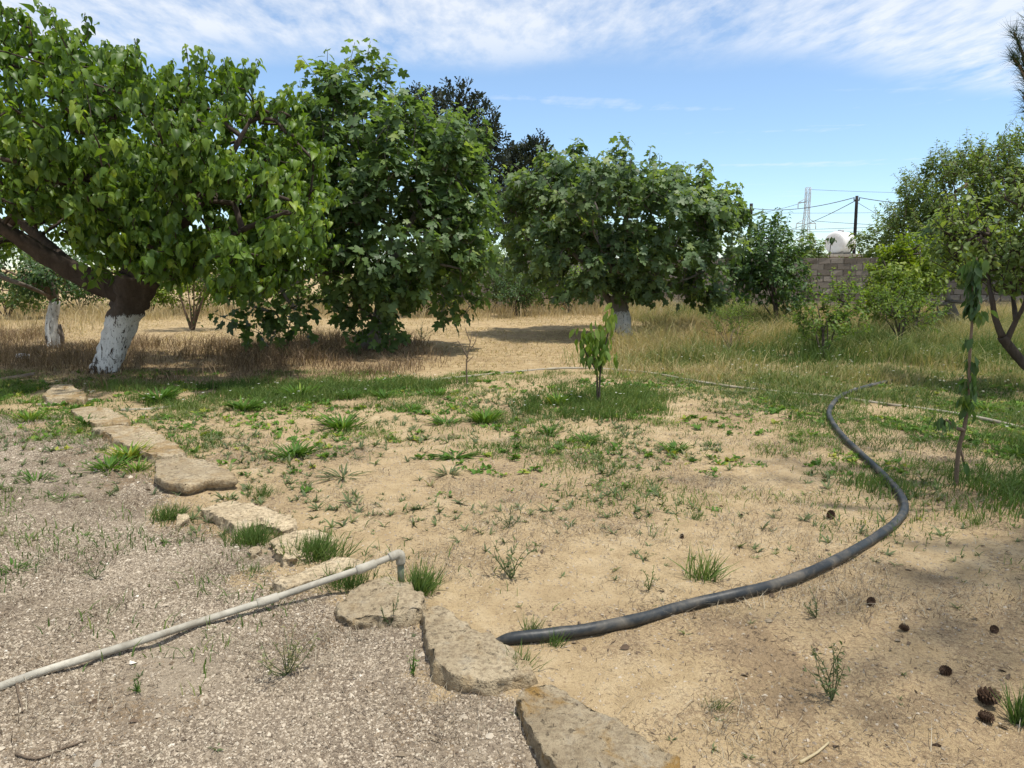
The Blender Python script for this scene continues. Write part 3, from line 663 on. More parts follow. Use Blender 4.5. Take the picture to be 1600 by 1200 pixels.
# smaller trees and shrubs
def bush(seed, name, label, cat, base, env, n, cfg, leaf, lm, wm, r=.05, stems=3, group=None, fill=0, picks=0, tmat=None, spread=.5, extra=(), trunk_sides=8, inner=.45, rt=.004, trunk_top=None, twigs=True):
    rng = np.random.default_rng(seed + 900); c = np.mean([e[0] for e in env], 0); top = max(e[0][2] for e in env)
    base = np.asarray(base, float); limbs = []
    if trunk_top is not None:
        tt = np.asarray(trunk_top, float); limbs.append(([base, (base + tt) / 2 + rng.normal(size=3) * .02, tt], r, r * .8)); start = tt
    else: start = base
    for k in range(stems):
        e = env[k % len(env)]; g = e[0] + rng.normal(size=3) * e[1] * .35; s = start if k or limbs else base
        limbs.append(([s, s + (g - s) * .35 + np.array([0, 0, .12]) + rng.normal(size=3) * .06, g], r * (.7 if limbs else 1), r * .25))
    return tree(seed, name, label, cat, base, limbs, env, n, cfg, leaf, lm, wm, tmat, extra, fill, picks, inner, rt, 4, group, trunk_sides=trunk_sides, twigs=twigs)

C_SM = dict(per=12, len=.35, size=.085, abc=(.7, .35, .4), u=.6, o=.5, t0=.4, pet=.2)
bush(21, 'dark_leafed_tree', 'small dark green tree between the broad fig and the block wall', 'tree', on(1215, 512), [E(1195, 400, 21, 50, 48, 1.2), E(1215, 440, 20.7, 52, 45, 1.1), E(1175, 445, 20.8, 42, 50, 1.0), E(1205, 365, 21, 26, 22, .6)], 320,
     dict(C_SM, per=14, size=.14, len=.4), 'oval', M['dark'], M['bark_dark'], .07, 4, fill=900, extra=[P(1224, 355, 21), P(1190, 357, 21), P(1180, 365, 21)])
bush(22, 'leafy_tree', 'tallest airy grey green tree beyond the wall under the thin clouds', 'tree', (P(1500, 500, 29)[0], 29, 0), [E(1500, 310, 29, 85, 62, 2.4), E(1560, 290, 28.5, 70, 70, 2.2), E(1430, 350, 29, 55, 38, 1.6), E(1600, 340, 28.5, 80, 80, 2.2), E(1490, 370, 28.6, 100, 45, 1.8)], 900,
     dict(C_SM, per=18, size=.17, len=.6, u=.8, rnd=.45), 'tiny', M['grey'], M['bark_brown'], .16, 5, fill=13000, rt=.008, extra=[P(x, y, 29) for x, y in ((1420, 300), (1460, 250), (1445, 265), (1500, 240), (1480, 245), (1530, 245), (1590, 225), (1400, 330), (1395, 345))])
bush(23, 'yellow_green_shrub', 'yellow green rounded shrub growing against the block wall', 'shrub', on(1425, 526), [E(1415, 430, 17.8, 44, 42, .9), E(1450, 405, 18.2, 50, 32, 1.0), E(1392, 465, 17.5, 32, 36, .7)], 340,
     dict(C_SM, per=14, size=.12, len=.4), 'oval', M['lime'], M['bark_dark'], .05, 5, fill=900)
# gnarled fig on the right and the tree whose limb sweeps in
b = on(1492, 512); Y3 = b[1]
tree(24, 'gnarled_fig_tree', 'low fig tree with twisted horizontal pale limbs behind the drooping sapling', 'tree', b,
     [([b, P(1490, 495, Y3), P(1482, 470, Y3)], .15, .12),
      ([P(1484, 475, Y3), P(1460, 474, Y3 - .3), P(1440, 465, Y3 - .5), P(1432, 448, Y3 - .6), P(1430, 430, Y3 - .6)], .05, .03),
      ([P(1482, 470, Y3), P(1500, 472, Y3 - .4), P(1535, 470, Y3 - .6), P(1550, 455, Y3 - .6), P(1552, 430, Y3 - .5)], .05, .03),
      ([P(1482, 470, Y3), P(1476, 440, Y3), P(1470, 400, Y3), P(1475, 360, Y3)], .08, .03),
      ([P(1490, 490, Y3), P(1470, 488, Y3 - .6), P(1465, 478, Y3 - .7), P(1475, 470, Y3 - .7)], .04, .025)],
     [E(1450, 410, Y3, 32, 32, .9), E(1480, 380, Y3, 40, 40, 1.0), E(1520, 400, Y3, 45, 45, 1.0), E(1435, 440, Y3 - .4, 16, 16, .4)],
     190, dict(per=9, len=.35, size=.18, abc=(.85, .5, .25), t0=.4, pet=.45, no=.6, nr=.4), 'fig', M['figb'], M['bark_fig'], fill=200)
b = GH(1650, 612, -.03); Y4 = b[1]
tree(25, 'orchard_tree', 'crooked orchard tree whose dark limb sweeps in from the edge of the view', 'tree', b,
     [([b, P(1610, 580, Y4), P(1580, 545, Y4), P(1566, 526, Y4)], .058, .058),
      ([P(1566, 526, Y4), P(1555, 495, Y4), P(1550, 465, Y4), P(1545, 440, Y4 + .2), P(1540, 380, Y4 + .3)], .045, .03),
      ([P(1572, 534, Y4), P(1588, 500, Y4 - .1), P(1602, 470, Y4 - .2), P(1610, 400, Y4)], .04, .03),
      ([P(1588, 500, Y4 - .1), P(1582, 460, Y4 + .2), P(1575, 410, Y4 + .3)], .035, .02)],
     [E(1545, 345, Y4 + .3, 50, 42, .8), E(1595, 360, Y4, 55, 60, .9), E(1530, 395, Y4 + .4, 45, 40, .7), E(1590, 430, Y4, 36, 30, .6), E(1650, 400, Y4, 60, 70, 1.0)],
     320, dict(per=12, len=.28, size=.095, abc=(.75, .45, .3), u=.6, t0=.5, pet=.3), 'oval', M['grey'], M['bark_dark'], fill=250, picks=60)

bush(26, 'young_tree', 'young light green bushy tree with several dark stems in the meadow', 'tree', on(1287, 562), [E(1275, 485, 13.4, 26, 40, .45), E(1315, 490, 13.5, 28, 40, .45), E(1290, 510, 13.2, 34, 30, .45)], 110,
     dict(per=15, len=.28, size=.075, abc=(.7, .3, .6), u=.9, t0=.5, pet=.15), 'oval', M['young'], M['bark_dark'], .03, 6, inner=.2, rt=.003, extra=[P(1270, 432, 13.4), P(1322, 440, 13.5), P(1300, 440, 13.5), P(1262, 450, 13.4)])
bush(27, 'young_tree', 'young wide low branching tree with short trunk in the dry meadow', 'tree', on(1407, 552), [E(1385, 492, 14.4, 30, 28, .5), E(1430, 490, 14.4, 34, 28, .5), E(1405, 465, 14.5, 30, 22, .4)], 110,
     dict(per=16, len=.32, size=.075, abc=(.7, .3, .6), u=.7, t0=.45, pet=.15), 'lance', M['young'], M['bark_dark'], .035, 5, inner=.2, rt=.003, trunk_top=P(1407, 532, 14.5))
bush(28, 'feathery_shrub', 'feathery pale green wild shrub in front of the fig tree shade', 'shrub', on(1143, 548), [E(1135, 512, 15, 30, 26, .4), E(1160, 500, 15.2, 26, 24, .4)], 130,
     dict(per=16, len=.25, size=.05, abc=(.6, .1, .8), u=1.0, t0=.5, pet=.1), 'lance', M['young'], M['bark_brown'], .015, 6, inner=.15, rt=.002)
bush(29, 'dark_bush', 'dark green bush standing in dry grass between the two fig trees', 'bush', on(806, 494), [E(806, 452, 25.5, 34, 30, .9), E(800, 470, 25.2, 30, 22, .8)], 150,
     dict(per=14, len=.35, size=.08, abc=(.7, .3, .5), u=.8, t0=.35), 'oval', M['dark'], M['bark_dark'], .04, 5, fill=700)
b = on(82, 543)
bush(30, 'small_tree', 'small tree with slim whitewashed trunk and clipped crown behind the mulberry', 'tree', b, [E(80, 440, b[1], 46, 26, .8), E(40, 425, b[1], 55, 35, .9), E(-20, 420, b[1], 50, 40, .9)], 170,
     dict(per=13, len=.3, size=.10, abc=(.7, .5, .3), u=.5, t0=.25), 'oval', M['dark'], M['bark_brown'], .125, 4, fill=500, tmat=M['bark_small'], trunk_top=P(86, 470, b[1]), trunk_sides=12)
b = on(301, 516)
bush(31, 'vase_shaped_tree', 'little multi stemmed tree seen under the mulberry crown with a leafy foot', 'tree', b, [E(280, 425, b[1], 40, 22, .7), E(330, 425, b[1], 36, 22, .7), E(303, 496, b[1] - .2, 18, 16, .3), E(300, 415, b[1], 50, 22, .7)], 150,
     dict(per=12, len=.3, size=.085, abc=(.7, .4, .4), u=.6, t0=.4), 'oval', M['dark'], M['bark_brown'], .045, 8, fill=300)
BND = 'shrubs growing along the far boundary'
for sd, lab, x, y, Y, rx, ry, lm in ((41, 'grey green shrub at the edge of the view behind the limed trunk', 10, 425, 24, 75, 60, 'grey'),
        (42, 'bright lime shrub glimpsed between mulberry trunk and little vase shaped tree', 235, 440, 26, 60, 48, 'lime'),
        (43, 'lime green shrub behind the little vase shaped tree', 360, 430, 27, 75, 48, 'lime'),
        (44, 'pale green shrub behind the drooping low leaves of the tall fig', 470, 432, 27, 70, 46, 'young'),
        (45, 'lime shrub seen through the gap under the tall fig', 665, 440, 25, 62, 48, 'lime'),
        (46, 'grey green shrub behind the dark bush', 765, 432, 28, 70, 42, 'grey'),
        (47, 'young green shrub in the shade behind the broad fig', 890, 440, 27, 75, 42, 'young'),
        (48, 'green shrub behind the slim whitewashed trunk', 125, 428, 27, 80, 52, 'dark')):
    bush(sd, 'boundary_shrub', lab, 'shrub', (P(x, 480, Y)[0], Y, -.02), [E(x, y, Y, rx, ry, 1.0), E(x - rx * .4, y + ry * .35, Y, rx * .6, ry * .7, .8), E(x + rx * .4, y + ry * .3, Y, rx * .6, ry * .7, .8)], 260,
         dict(per=12, len=.4, size=.13, abc=(.7, .4, .4), u=.7, t0=.45), 'oval', M[lm], M['bark_dark'], .04, 5, BND, fill=900)
for sd, lab, x, y, Y, rx, ry, lm in ((51, 'leafy shrub behind the wall beside the pylon foot', 1250, 392, 31, 40, 20, 'grey'),
        (52, 'leafy shrub behind the wall under the utility pole', 1365, 388, 31, 48, 22, 'grey')):
    bush(sd, 'wall_shrub', lab, 'shrub', (P(x, 480, Y)[0], Y, -.02), [E(x, y, Y, rx, ry, .8), E(x - rx * .3, y + 20, Y, rx * .7, ry, .8), E(x + rx * .3, y + 25, Y, rx * .7, ry, .8)], 110,
         dict(per=12, len=.4, size=.15, abc=(.8, .4, .3), u=.8, t0=.45), 'fig', M[lm], M['bark_dark'], .05, 5, 'shrubs behind the wall', fill=200)
for sd, lab, bx, Y, env in ((61, 'tall blackish conifer rising behind the tall fig tree', 720, 55, [(690, 175, 58, 26), (735, 195, 38, 40), (715, 240, 62, 40), (762, 255, 28, 50), (740, 320, 60, 60)]),
        (62, 'shorter blackish conifer with a bent tip behind the broad fig', 822, 58, [(812, 262, 28, 22), (836, 240, 16, 14), (820, 310, 34, 50), (848, 222, 8, 8)])):
    bush(sd, 'conifer_tree', lab, 'tree', (P(bx, 480, Y)[0], Y, -.05), [E(x, y, Y, rx, ry, rx * mpp(Y)) for x, y, rx, ry in env], 420 if sd == 61 else 230,
         dict(per=16, len=.8, size=.42, abc=(.6, -.1, .7), u=.35, o=.7, t0=.35, nr=.8, rnd=.5), 'spray', M['conifer'], M['bark_dark'], .22, 5, 'blackish conifers', fill=1800 if sd == 61 else 700, rt=.012)

# pine overhead at the edge
def pine():
    rng = np.random.default_rng(77); b = np.array([6.4, 4.6, -.05]); root = thing('pine_tree', 'long needled pine reaching a branch into the upper corner of the view', 'tree', b)
    tr = spline([b, b + [0, 0, 1.5], b + [-.1, .1, 3.5], b + [-.3, 0, 6.5]], 6)
    V, F = tube(tr, np.linspace(.2, .09, len(tr)), 10, True, .1, rng); add('trunk', V, F, M['bark_brown'], root)
    ends = []
    ends += [np.array([x, y, z]) for x, y, z in ((3.9, 4.3, 5.3), (3.6, 5.2, 5.6), (4.3, 3.4, 5.2), (4.4, 5.8, 5.0), (3.3, 4.6, 6.0), (4.9, 2.9, 5.8), (5.2, 6.4, 5.6), (8.2, 5, 5), (7.6, 3, 5), (6, 4, 7.2), (5.4, 4.8, 7), (4.2, 4.9, 6.6), (4.6, 4.0, 6.2), (5.5, 2.6, 4.8), (2.7, 2.5, 5.1), (3.1, 2.1, 5.2), (2.9, 1.7, 5.4), (3.2, 2.6, 5.5), (3.5, 1.6, 5.2), (3.4, 2.3, 5.9), (3.8, 2.2, 5.6), (3.3, 1.3, 5.3), (3.6, 2.9, 5.2), (2.6, 1.9, 5.5))]
    tuft_p, tuft_d, wood = [], [], []
    for k, e in enumerate(ends):
        z = min(max(e[2] - 1.0, 2.2), 6.0); s = np.array([b[0] - .2, b[1], z])
        pl = spline([s, s + (e - s) * .5 + [0, 0, .15], e], 8); wood.append(tube(pl, np.linspace(.05, .012, len(pl)), 5, False))
        dd = norm(e - s)
        for q in range(11):
            t = .4 + .6 * q / 10; p0 = pl[int(t * (len(pl) - 1))]
            d2 = norm(dd * .7 + rng.normal(size=3) * .55 + [0, 0, .35]); L = .35 + .25 * rng.random()
            wood.append(tube(np.array([p0, p0 + d2 * L]), [.008, .005], 4, False))
            for w in np.linspace(.15, 1, 10): tuft_p.append(p0 + d2 * L * w); tuft_d.append(d2)
    n_far = len(tuft_p)
    for sh in ([(1700, 300), (1640, 230), (1612, 150), (1608, 90), (1606, 30)], [(1610, 130), (1598, 85), (1584, 50)], [(1612, 150), (1596, 108), (1582, 88)], [(1640, 230), (1615, 185), (1598, 150)], [(1604, 100), (1612, 60), (1622, 10)]):
        pl = spline([P(x, y, 4.5) for x, y in sh], 6); wood.append(tube(pl, np.linspace(.012, .005, len(pl)), 5, False))
        td_ = norm(np.gradient(pl, axis=0))
        for i in range(len(pl)):
            for _ in range(2): tuft_p.append(pl[i] + rng.normal(size=3) * .008); tuft_d.append(td_[i] * (1 if sh[0][1] < 200 else .6))
    s0 = np.array([b[0] - .1, b[1], 2.4]); wood.append(tube(spline([s0, (s0 + P(1700, 300, 4.5)) / 2 + [0, 0, .1], P(1700, 300, 4.5)], 6), np.linspace(.03, .012, 13), 5, False))
    V, F = join(wood); add('branches', V, F, M['bark_brown'], root, kind='stuff')
    tp = np.repeat(np.array(tuft_p), 11, 0); td = np.repeat(np.array(tuft_d), 11, 0)
    ax = norm(td * .8 + rng.normal(size=tp.shape) * .5); n = norm(rng.normal(size=tp.shape))
    nt_ = (np.array([[-.016, 0, 0], [.016, 0, 0], [.008, 1, -.08]], float), np.array([[0, 1, 2]]))
    sz_ = (.13 + .05 * rng.random(len(tp))) * np.where(np.arange(len(tp)) < n_far * 11, 1, .62); V, F, T = place(nt_, tp, ax, n, sz_, rng.random(len(tp))); add('crown', V, F, M['needle'], root, attrs={'tint': T}, kind='stuff')
pine()

# saplings: every leaf is a piece of its own
def sapling(seed, name, label, stems, r, clusters, lm, wm, size, leaf='lance', bare=False):
    rng = np.random.default_rng(seed); b = np.asarray(stems[0][0], float); root = thing(name, label, 'sapling', b)
    for k, st in enumerate(stems):
        pl = spline(st, 6); V, F = tube(pl, np.linspace(r * (1 if k < 2 else .6), r * .35, len(pl)), 7, True, .1, rng)
        add('stem' if k < 1 else 'branch', V, F, wm, root)
    meshes = []
    for k in range(6):
        vv = LEAF[leaf][0].copy(); vv[:, 0] *= 1.25 + .25 * rng.random(); vv[:, 2] += rng.normal() * .1 * vv[:, 1] ** 2
        meshes.append(mk_mesh('leaf', vv, LEAF[leaf][1], True, {'tint': np.full(len(vv), k / 5)}, [lm]))
    for c, rad, n, t in clusters:
        for _ in range(int(n * 1.8)):
            p = c + rng.normal(size=3) * rad; out = norm(np.array([*(p - c)[:2], 0]) + rng.normal(size=3) * .05)
            y = norm(out * .35 + np.array([0, 0, -1.0]) + rng.normal(size=3) * .2); nn = norm(out + rng.normal(size=3) * .4); x = norm(np.cross(y, nn)); z = np.cross(x, y)
            o = bpy.data.objects.new('leaf', meshes[int(np.clip(round((t + rng.normal() * .2) * 5), 0, 5))]); COL.objects.link(o); o.parent = root; s = size * (.7 + .6 * rng.random())
            q = p - b; o.matrix_basis = Matrix(((x[0], y[0], z[0], q[0]), (x[1], y[1], z[1], q[1]), (x[2], y[2], z[2], q[2]), (0, 0, 0, 1))) @ Matrix.Scale(float(s), 4)
    return root
b = GH(934, 632, -.03); Y = b[1]; k = mpp(Y)
sapling(81, 'cherry_sapling', 'small sapling with twin dark stems and drooping leaves in the grass patch', [[b, P(933, 600, Y), P(932, 575, Y), P(925, 545, Y)], [b + [.02, 0, 0], P(937, 600, Y), P(939, 575, Y), P(950, 520, Y), P(956, 498, Y)], [P(932, 580, Y), P(915, 550, Y), P(908, 525, Y)]], .014,
        [(P(x, y, Y + rng_ * .1), np.array([rx * k, .05, ry * k]), n, t) for x, y, rx, ry, n, t, rng_ in ((912, 525, 5, 9, 11, .7, 0), (918, 545, 6, 9, 12, .45, 1), (932, 520, 6, 10, 11, .7, -1), (936, 545, 7, 10, 15, .4, 0), (950, 500, 6, 8, 11, .85, 1), (930, 560, 8, 7, 10, .35, 0), (948, 552, 5, 9, 9, .6, -1), (955, 495, 4, 6, 7, 1., 0), (941, 530, 6, 8, 9, .5, 1))], M['young'], M['bark_dark'], .12)
b = GH(1494, 758, -.03); Y = b[1]; k = mpp(Y)
sapling(82, 'drooping_sapling', 'tall thin sapling with a hanging column of dark leaves at its top', [[b, P(1498, 705, Y), P(1507, 668, Y), P(1514, 620, Y), P(1515, 560, Y), P(1519, 500, Y), P(1521, 440, Y), P(1526, 402, Y)], [P(1506, 672, Y), P(1493, 668, Y), P(1478, 655, Y)], [P(1500, 700, Y), P(1506, 722, Y)]], .017,
        [(P(x, y, Y), np.array([rx * k, .03, ry * k]), n, t) for x, y, rx, ry, n, t in ((1523, 410, 4, 5, 12, .8), (1520, 425, 4, 7, 14, .25), (1521, 445, 4, 7, 14, .15), (1520, 465, 4, 7, 14, .15), (1518, 480, 4, 5, 10, .2), (1532, 412, 3, 5, 8, .9), (1531, 488, 4, 4, 8, .75), (1514, 530, 2, 3, 4, .4), (1516, 562, 3, 4, 6, .4), (1514, 592, 4, 4, 7, .4), (1519, 608, 3, 3, 5, .3), (1509, 622, 3, 4, 6, .7), (1512, 632, 5, 5, 10, .6), (1476, 656, 6, 3, 9, .3), (1506, 722, 3, 3, 3, .5))], M['dark'], M['bark_brown'], .085)
b = GH(730, 602, -.03); Y = b[1]
sapling(83, 'bare_sapling', 'leafless twig sapling standing before the mown straw', [[b, P(729, 570, Y), P(732, 548, Y), P(738, 520, Y)], [P(731, 560, Y), P(722, 542, Y), P(715, 532, Y)], [P(732, 550, Y), P(742, 535, Y), P(745, 522, Y)], [P(735, 535, Y), P(730, 522, Y), P(727, 512, Y)], [P(730, 566, Y), P(740, 556, Y)]], .012, [], M['young'], M['bark_brown'], .1)
b = np.array([P(1297, 470, 33)[0], 33, -.03]); sapling(84, 'slim_shoot', 'thin dark leafy shoot standing up before the white tank', [[b, P(1296, 420, 33), P(1297, 390, 33), P(1300, 372, 33)]], .03,
        [(P(1300, 374, 33), np.array([.10, .06, .06]), 12, .1)], M['dark'], M['bark_dark'], .18)

# ------------------------------------------------------------------ boundary wall, tank, poles, pylon
def wall():
    rng = np.random.default_rng(5); A = np.array([P(700, 480, 30)[0] - 2.0, 31.0]); B = np.array([24.0, 27.0])
    d = (B - A) / np.linalg.norm(B - A); L = np.linalg.norm(B - A); nrm_ = np.array([d[1], -d[0]]); rz = math.atan2(d[1], d[0])
    root = thing('block_wall', 'weathered grey concrete block boundary wall behind the meadow', 'wall', (*A, 0))
    bl, bh, cl, ch = .44, .205, .47, .23; n = int(L / cl); rows = 9
    V, F = box(np.array([*(A + d * L / 2 - nrm_ * .0), rows * ch / 2 - .06]), (L, .15, rows * ch - .02), rz); add('core', V, F, M['mortar'], root)
    x = np.array([1, 1, 1.0])
    meshes = []
    for k in range(7):
        V, F = box((0, 0, 0), (bl, .20, bh)); V = V + rng.normal(size=V.shape) * .010
        meshes.append(mk_mesh('block', V, F, False, None, [M['block']]))
    cand = []
    for r in range(rows):
        off = (r % 2) * cl / 2
        for i in range(n):
            s = i * cl + off + cl / 2
            if s + cl / 2 > L: continue
            p = A + d * s + rng.normal() * .006 * nrm_; cand.append((p[0], p[1], r * ch + ch / 2 - .05 + rng.normal() * .004, r))
    px, py, _ = proj(np.array(cand)[:, :3])
    score = np.where((px > 1140) & (px < 1610), 0, 100) + np.where((px > 980) & (px < 1150), -50, 0) + np.abs(px - 1330) / 200 + (8 - np.array(cand)[:, 3]) * .6
    order = np.argsort(score); rest = []
    for q, i in enumerate(order):
        c = cand[i]
        if q < 300:
            o = bpy.data.objects.new('block', meshes[i % 7]); COL.objects.link(o); o.parent = root
            o.location = (c[0] - A[0], c[1] - A[1], c[2]); o.rotation_euler = (rng.normal() * .01, rng.normal() * .012, rz + rng.normal() * .01)
        else: rest.append(box(c[:3], (bl, .20, bh), rz))
    V, F = join(rest); add('distant_blocks', V, F, M['block'], root, smooth=False, kind='stuff')
wall()

def tank():
    Y = 42.0; k = mpp(Y); c = P(1303, 379, Y); r = 16.5 * k
    roof_z = c[2] - r - .03
    hut = thing('block_hut', 'low concrete hut roof showing above the wall under the tank', 'hut', (c[0] + .4, Y + .9, 0))
    V, F = box((c[0] + .4, Y + .9, (roof_z - .16) / 2), (2.6, 3.4, roof_z - .16)); add('wall', V, F, M['block'], hut, smooth=False)
    V, F = box((c[0] + .4, Y + .9, roof_z - .08), (2.9, 3.7, .16)); add('roof_slab', V, F, M['concrete'], hut, smooth=False)
    t = thing('water_tank', 'white ribbed horizontal cylinder water tank on the hut roof', 'water tank', (c[0], Y, roof_z))
    ax = norm(np.array([.75, .66, 0])); L = 1.55
    prof = [(-.03, .02), (-.02, .55), (0.0, .82), (.05, .95), (.12, 1.0)]
    s = [p[0] for p in prof]; rr = [p[1] * r for p in prof]
    for g in (.45, .8, 1.15):
        s += [g - .05, g - .03, g + .03, g + .05]; rr += [r, r * 1.035, r * 1.035, r]
    s += [L - .12, L - .05, L]; rr += [r, r * .95, r * .6]
    V, F = tube(np.array([c + ax * v for v in s]), rr, 28, True); add('body', V, F, M['tank'], t)
    V, F = tube(np.array([c + ax * .75 + [0, 0, r * .97], c + ax * .75 + [0, 0, r + .12]]), .17, 14, True); add('lid', V, F, M['steel'], t)
    for g in (.3, 1.25):
        V, F = box(c + ax * g - [0, 0, r * .9], (.14, r * 1.3, r * .24), math.atan2(ax[1], ax[0])); add('saddle', V, F, M['concrete'], t, smooth=False)
tank()

def poles():
    Y = 45.0; top = P(1339, 306, Y); b = np.array([P(1335, 400, Y)[0], Y, 0.0])
    p = thing('utility_pole', 'black utility pole beside the white tank', 'utility pole', b)
    V, F = tube(spline([b, (b + top) / 2, top], 4), np.linspace(.11, .085, 9), 10); add('shaft', V, F, M['pole'], p)
    V, F = box(top - [0, 0, .25], (.34, .06, .07)); add('bracket', V, F, M['pole'], p, smooth=False)
    for s in (-.16, .16):
        V, F = tube(np.array([top + [s, 0, -.22], top + [s, 0, -.08]]), .03, 8); add('insulator', V, F, M['cable'], p)
    Y2_ = 62.0; top2 = P(1174, 318, Y2_); b2 = np.array([top2[0], Y2_, 0.0])
    p2 = thing('utility_pole', 'black utility pole top rising above the broad fig tree', 'utility pole', b2)
    V, F = tube(spline([b2, (b2 + top2) / 2, top2], 4), np.linspace(.16, .13, 9), 10); add('shaft', V, F, M['pole'], p2)
    V, F = box(top2 - [0, 0, .5], (.5, .08, .09)); add('bracket', V, F, M['pole'], p2, smooth=False)
    # pylon
    Yp = 170.0; kp = mpp(Yp); zt = P(1263, 293, Yp)[2]; cx = P(1263, 293, Yp)[0]
    py = thing('lattice_pylon', 'pale steel lattice pylon on the horizon', 'pylon', (cx, Yp, 0))
    def hw(z): return .45 + max(0, (zt - 5 - z)) * .055
    zs = np.concatenate([np.linspace(0, zt - 5, 8), np.linspace(zt - 5, zt, 4)[1:]]); cor = [(-1, -1), (1, -1), (1, 1), (-1, 1)]
    pt = lambda i, z: np.array([cx + cor[i][0] * hw(z), Yp + cor[i][1] * hw(z), z])
    for i in range(4):
        V, F = tube(np.array([pt(i, z) for z in zs]), .075, 4); add('leg', V, F, M['steel'], py)
    br = []
    for a, c in zip(zs[:-1], zs[1:]):
        for i in range(4):
            j = (i + 1) % 4; br += [tube(np.array([pt(i, a), pt(j, c)]), .032, 4), tube(np.array([pt(j, a), pt(i, c)]), .032, 4), tube(np.array([pt(i, c), pt(j, c)]), .032, 4)]
    V, F = join(br); add('bracing', V, F, M['steel'], py, kind='stuff')
    arms = []
    for z, sx in ((zt - 3.2, -1), (zt - 7.8, -1), (zt - 7.8, 1), (zt - 11.5, 1), (zt - 11.5, -1)):
        e = np.array([cx + sx * (hw(z) + 1.6), Yp, z - .1]); arms.append(e)
        V, F = join([tube(np.array([pt(0 if sx < 0 else 1, z), e]), .075, 4), tube(np.array([pt(3 if sx < 0 else 2, z), e]), .075, 4), tube(np.array([pt(0 if sx < 0 else 1, z + .9), e]), .065, 4), tube(np.array([e, e - [0, 0, 1.2]]), .1, 4)])
        add('cross_arm', V, F, M['steel'], py)
    def wire(lab, a, b_, sag, r):
        t = np.linspace(0, 1, 25)[:, None]; q = np.asarray(a) + (np.asarray(b_) - np.asarray(a)) * t - np.array([0, 0, 1]) * sag * 4 * t * (1 - t)
        V, F = tube(q, r, 4); single('overhead_cable', V, F, M['cable'], lab, 'cable', 'overhead cables')
    a = top - [.15, 0, .1]; c = top2 - [-.2, 0, .4]
    wire('thick cable sagging between the two black utility poles', a, c, .35, .022)
    far = np.array([26.0, 38.0, 5.0]); wire('cable from the black pole towards the airy tree', top + [.15, 0, -.1], P(1560, 318, 40), .25, .020)
    wire('stay wire slanting down from the black pole towards the tank shrubs', top - [0, 0, .35], P(1420, 360, 43), .05, .012)
    wire('slanting thin cable from the black pole down behind the pylon', top - [.1, 0, .3], P(1200, 362, 110), .6, .025)
    for lab, x0, y0, x1, y1, Yw, r in (('highest faint power line beyond the pylon', 1264, 296, 1620, 300, 175, .035), ('power line level with the pylon upper arm, running to the fig tree', 1261, 314, 1150, 338, 165, .04),
            ('power line crossing the pylon middle at full width', 1130, 332, 1620, 326, 185, .04), ('power line from the pylon lower arm behind the black pole', 1268, 345, 1620, 356, 160, .045),
            ('low power line just above the tank', 1180, 360, 1560, 343, 190, .05), ('lowest power line behind the tank', 1180, 361, 1620, 357, 200, .05)):
        wire(lab, P(x0, y0, Yw), P(x1, y1, Yw), .5, r)
poles()

# ------------------------------------------------------------------ stones
def stone(seed, label, poly, h, mat, tilt=0.0, bottom=1.04, rough=1.0):
    rng = np.random.default_rng(seed); poly = np.array([G(x, y, h)[:2] for x, y in poly]); n = 84
    q = np.concatenate([poly, poly[:1]]); s = np.concatenate([[0], np.cumsum(np.linalg.norm(np.diff(q, axis=0), axis=1))]); t = np.linspace(0, s[-1], n, endpoint=False)
    ring = np.stack([np.interp(t, s, q[:, 0]), np.interp(t, s, q[:, 1])], 1)
    ring = ring + np.array([[mnoise.noise(Vector((a[0] * 9, a[1] * 9, seed))), mnoise.noise(Vector((a[0] * 9, a[1] * 9, seed + 7.7)))] for a in ring]) * .022
    c = ring.mean(0); g = float(H(c[0], c[1])); V = []
    lv = [(bottom, -.08), (bottom, .0), (1.012, .45), (1.0, .80), (.99, .93), (.972, .99), (.93, 1.0)] + [(f, 1.0) for f in (.82, .72, .61, .50, .39, .28, .17, .08)]
    for f, z in lv:
        p = c + (ring - c) * f
        for a in p:
            v = Vector((a[0] * 7, a[1] * 7, z * h * 9 + seed)); v2 = v * 3.1
            nn = mnoise.noise(v) * .6 + mnoise.noise(v2) * .5 + mnoise.noise(v * 8.3) * .35; big = mnoise.noise(v * .33)
            side = 1 if f > .93 else 0; am = .027 * rough
            zz = (h * z if z > 0 else z) + ((nn * .014 + big * .022) * rough if z > .6 else 0) + tilt * (a[0] - c[0])
            V.append((a[0] + nn * am * side, a[1] + mnoise.noise(v2 + Vector((9, 1, 2))) * am * side, g + zz))
    V = np.array(V + [(c[0], c[1], g + h + mnoise.noise(Vector((c[0] * 7, c[1] * 7, 0))) * .01)])
    m = len(lv); i = np.arange(m - 1)[:, None] * n; j = np.arange(n)[None]; k = (j + 1) % n
    F = np.stack([i + j, i + k, i + n + k, i + n + j], -1).reshape(-1, 4); jj = np.arange(n)
    T = np.stack([(m - 1) * n + jj, (m - 1) * n + (jj + 1) % n, np.full(n, m * n)], 1)
    if np.cross(ring[1] - ring[0], ring[2] - ring[0]) < 0 or True:
        area = np.sum(ring[:, 0] * np.roll(ring[:, 1], -1) - np.roll(ring[:, 0], -1) * ring[:, 1])
        if area < 0: F = F[:, ::-1]; T = T[:, ::-1]
    single('limestone_block', V, [F, T], mat, label, 'stone', 'stones edging the gravel')
stone(1, 'long front stone stained with orange lichen at the bottom of the view', [(809, 1087), (819, 1073), (848, 1059), (880, 1070), (924, 1097), (964, 1121), (1022, 1158), (1056, 1188), (1070, 1212), (1040, 1250), (960, 1262), (904, 1222), (890, 1202), (856, 1181), (833, 1154), (816, 1117)], .075, M['stone_lichen'])
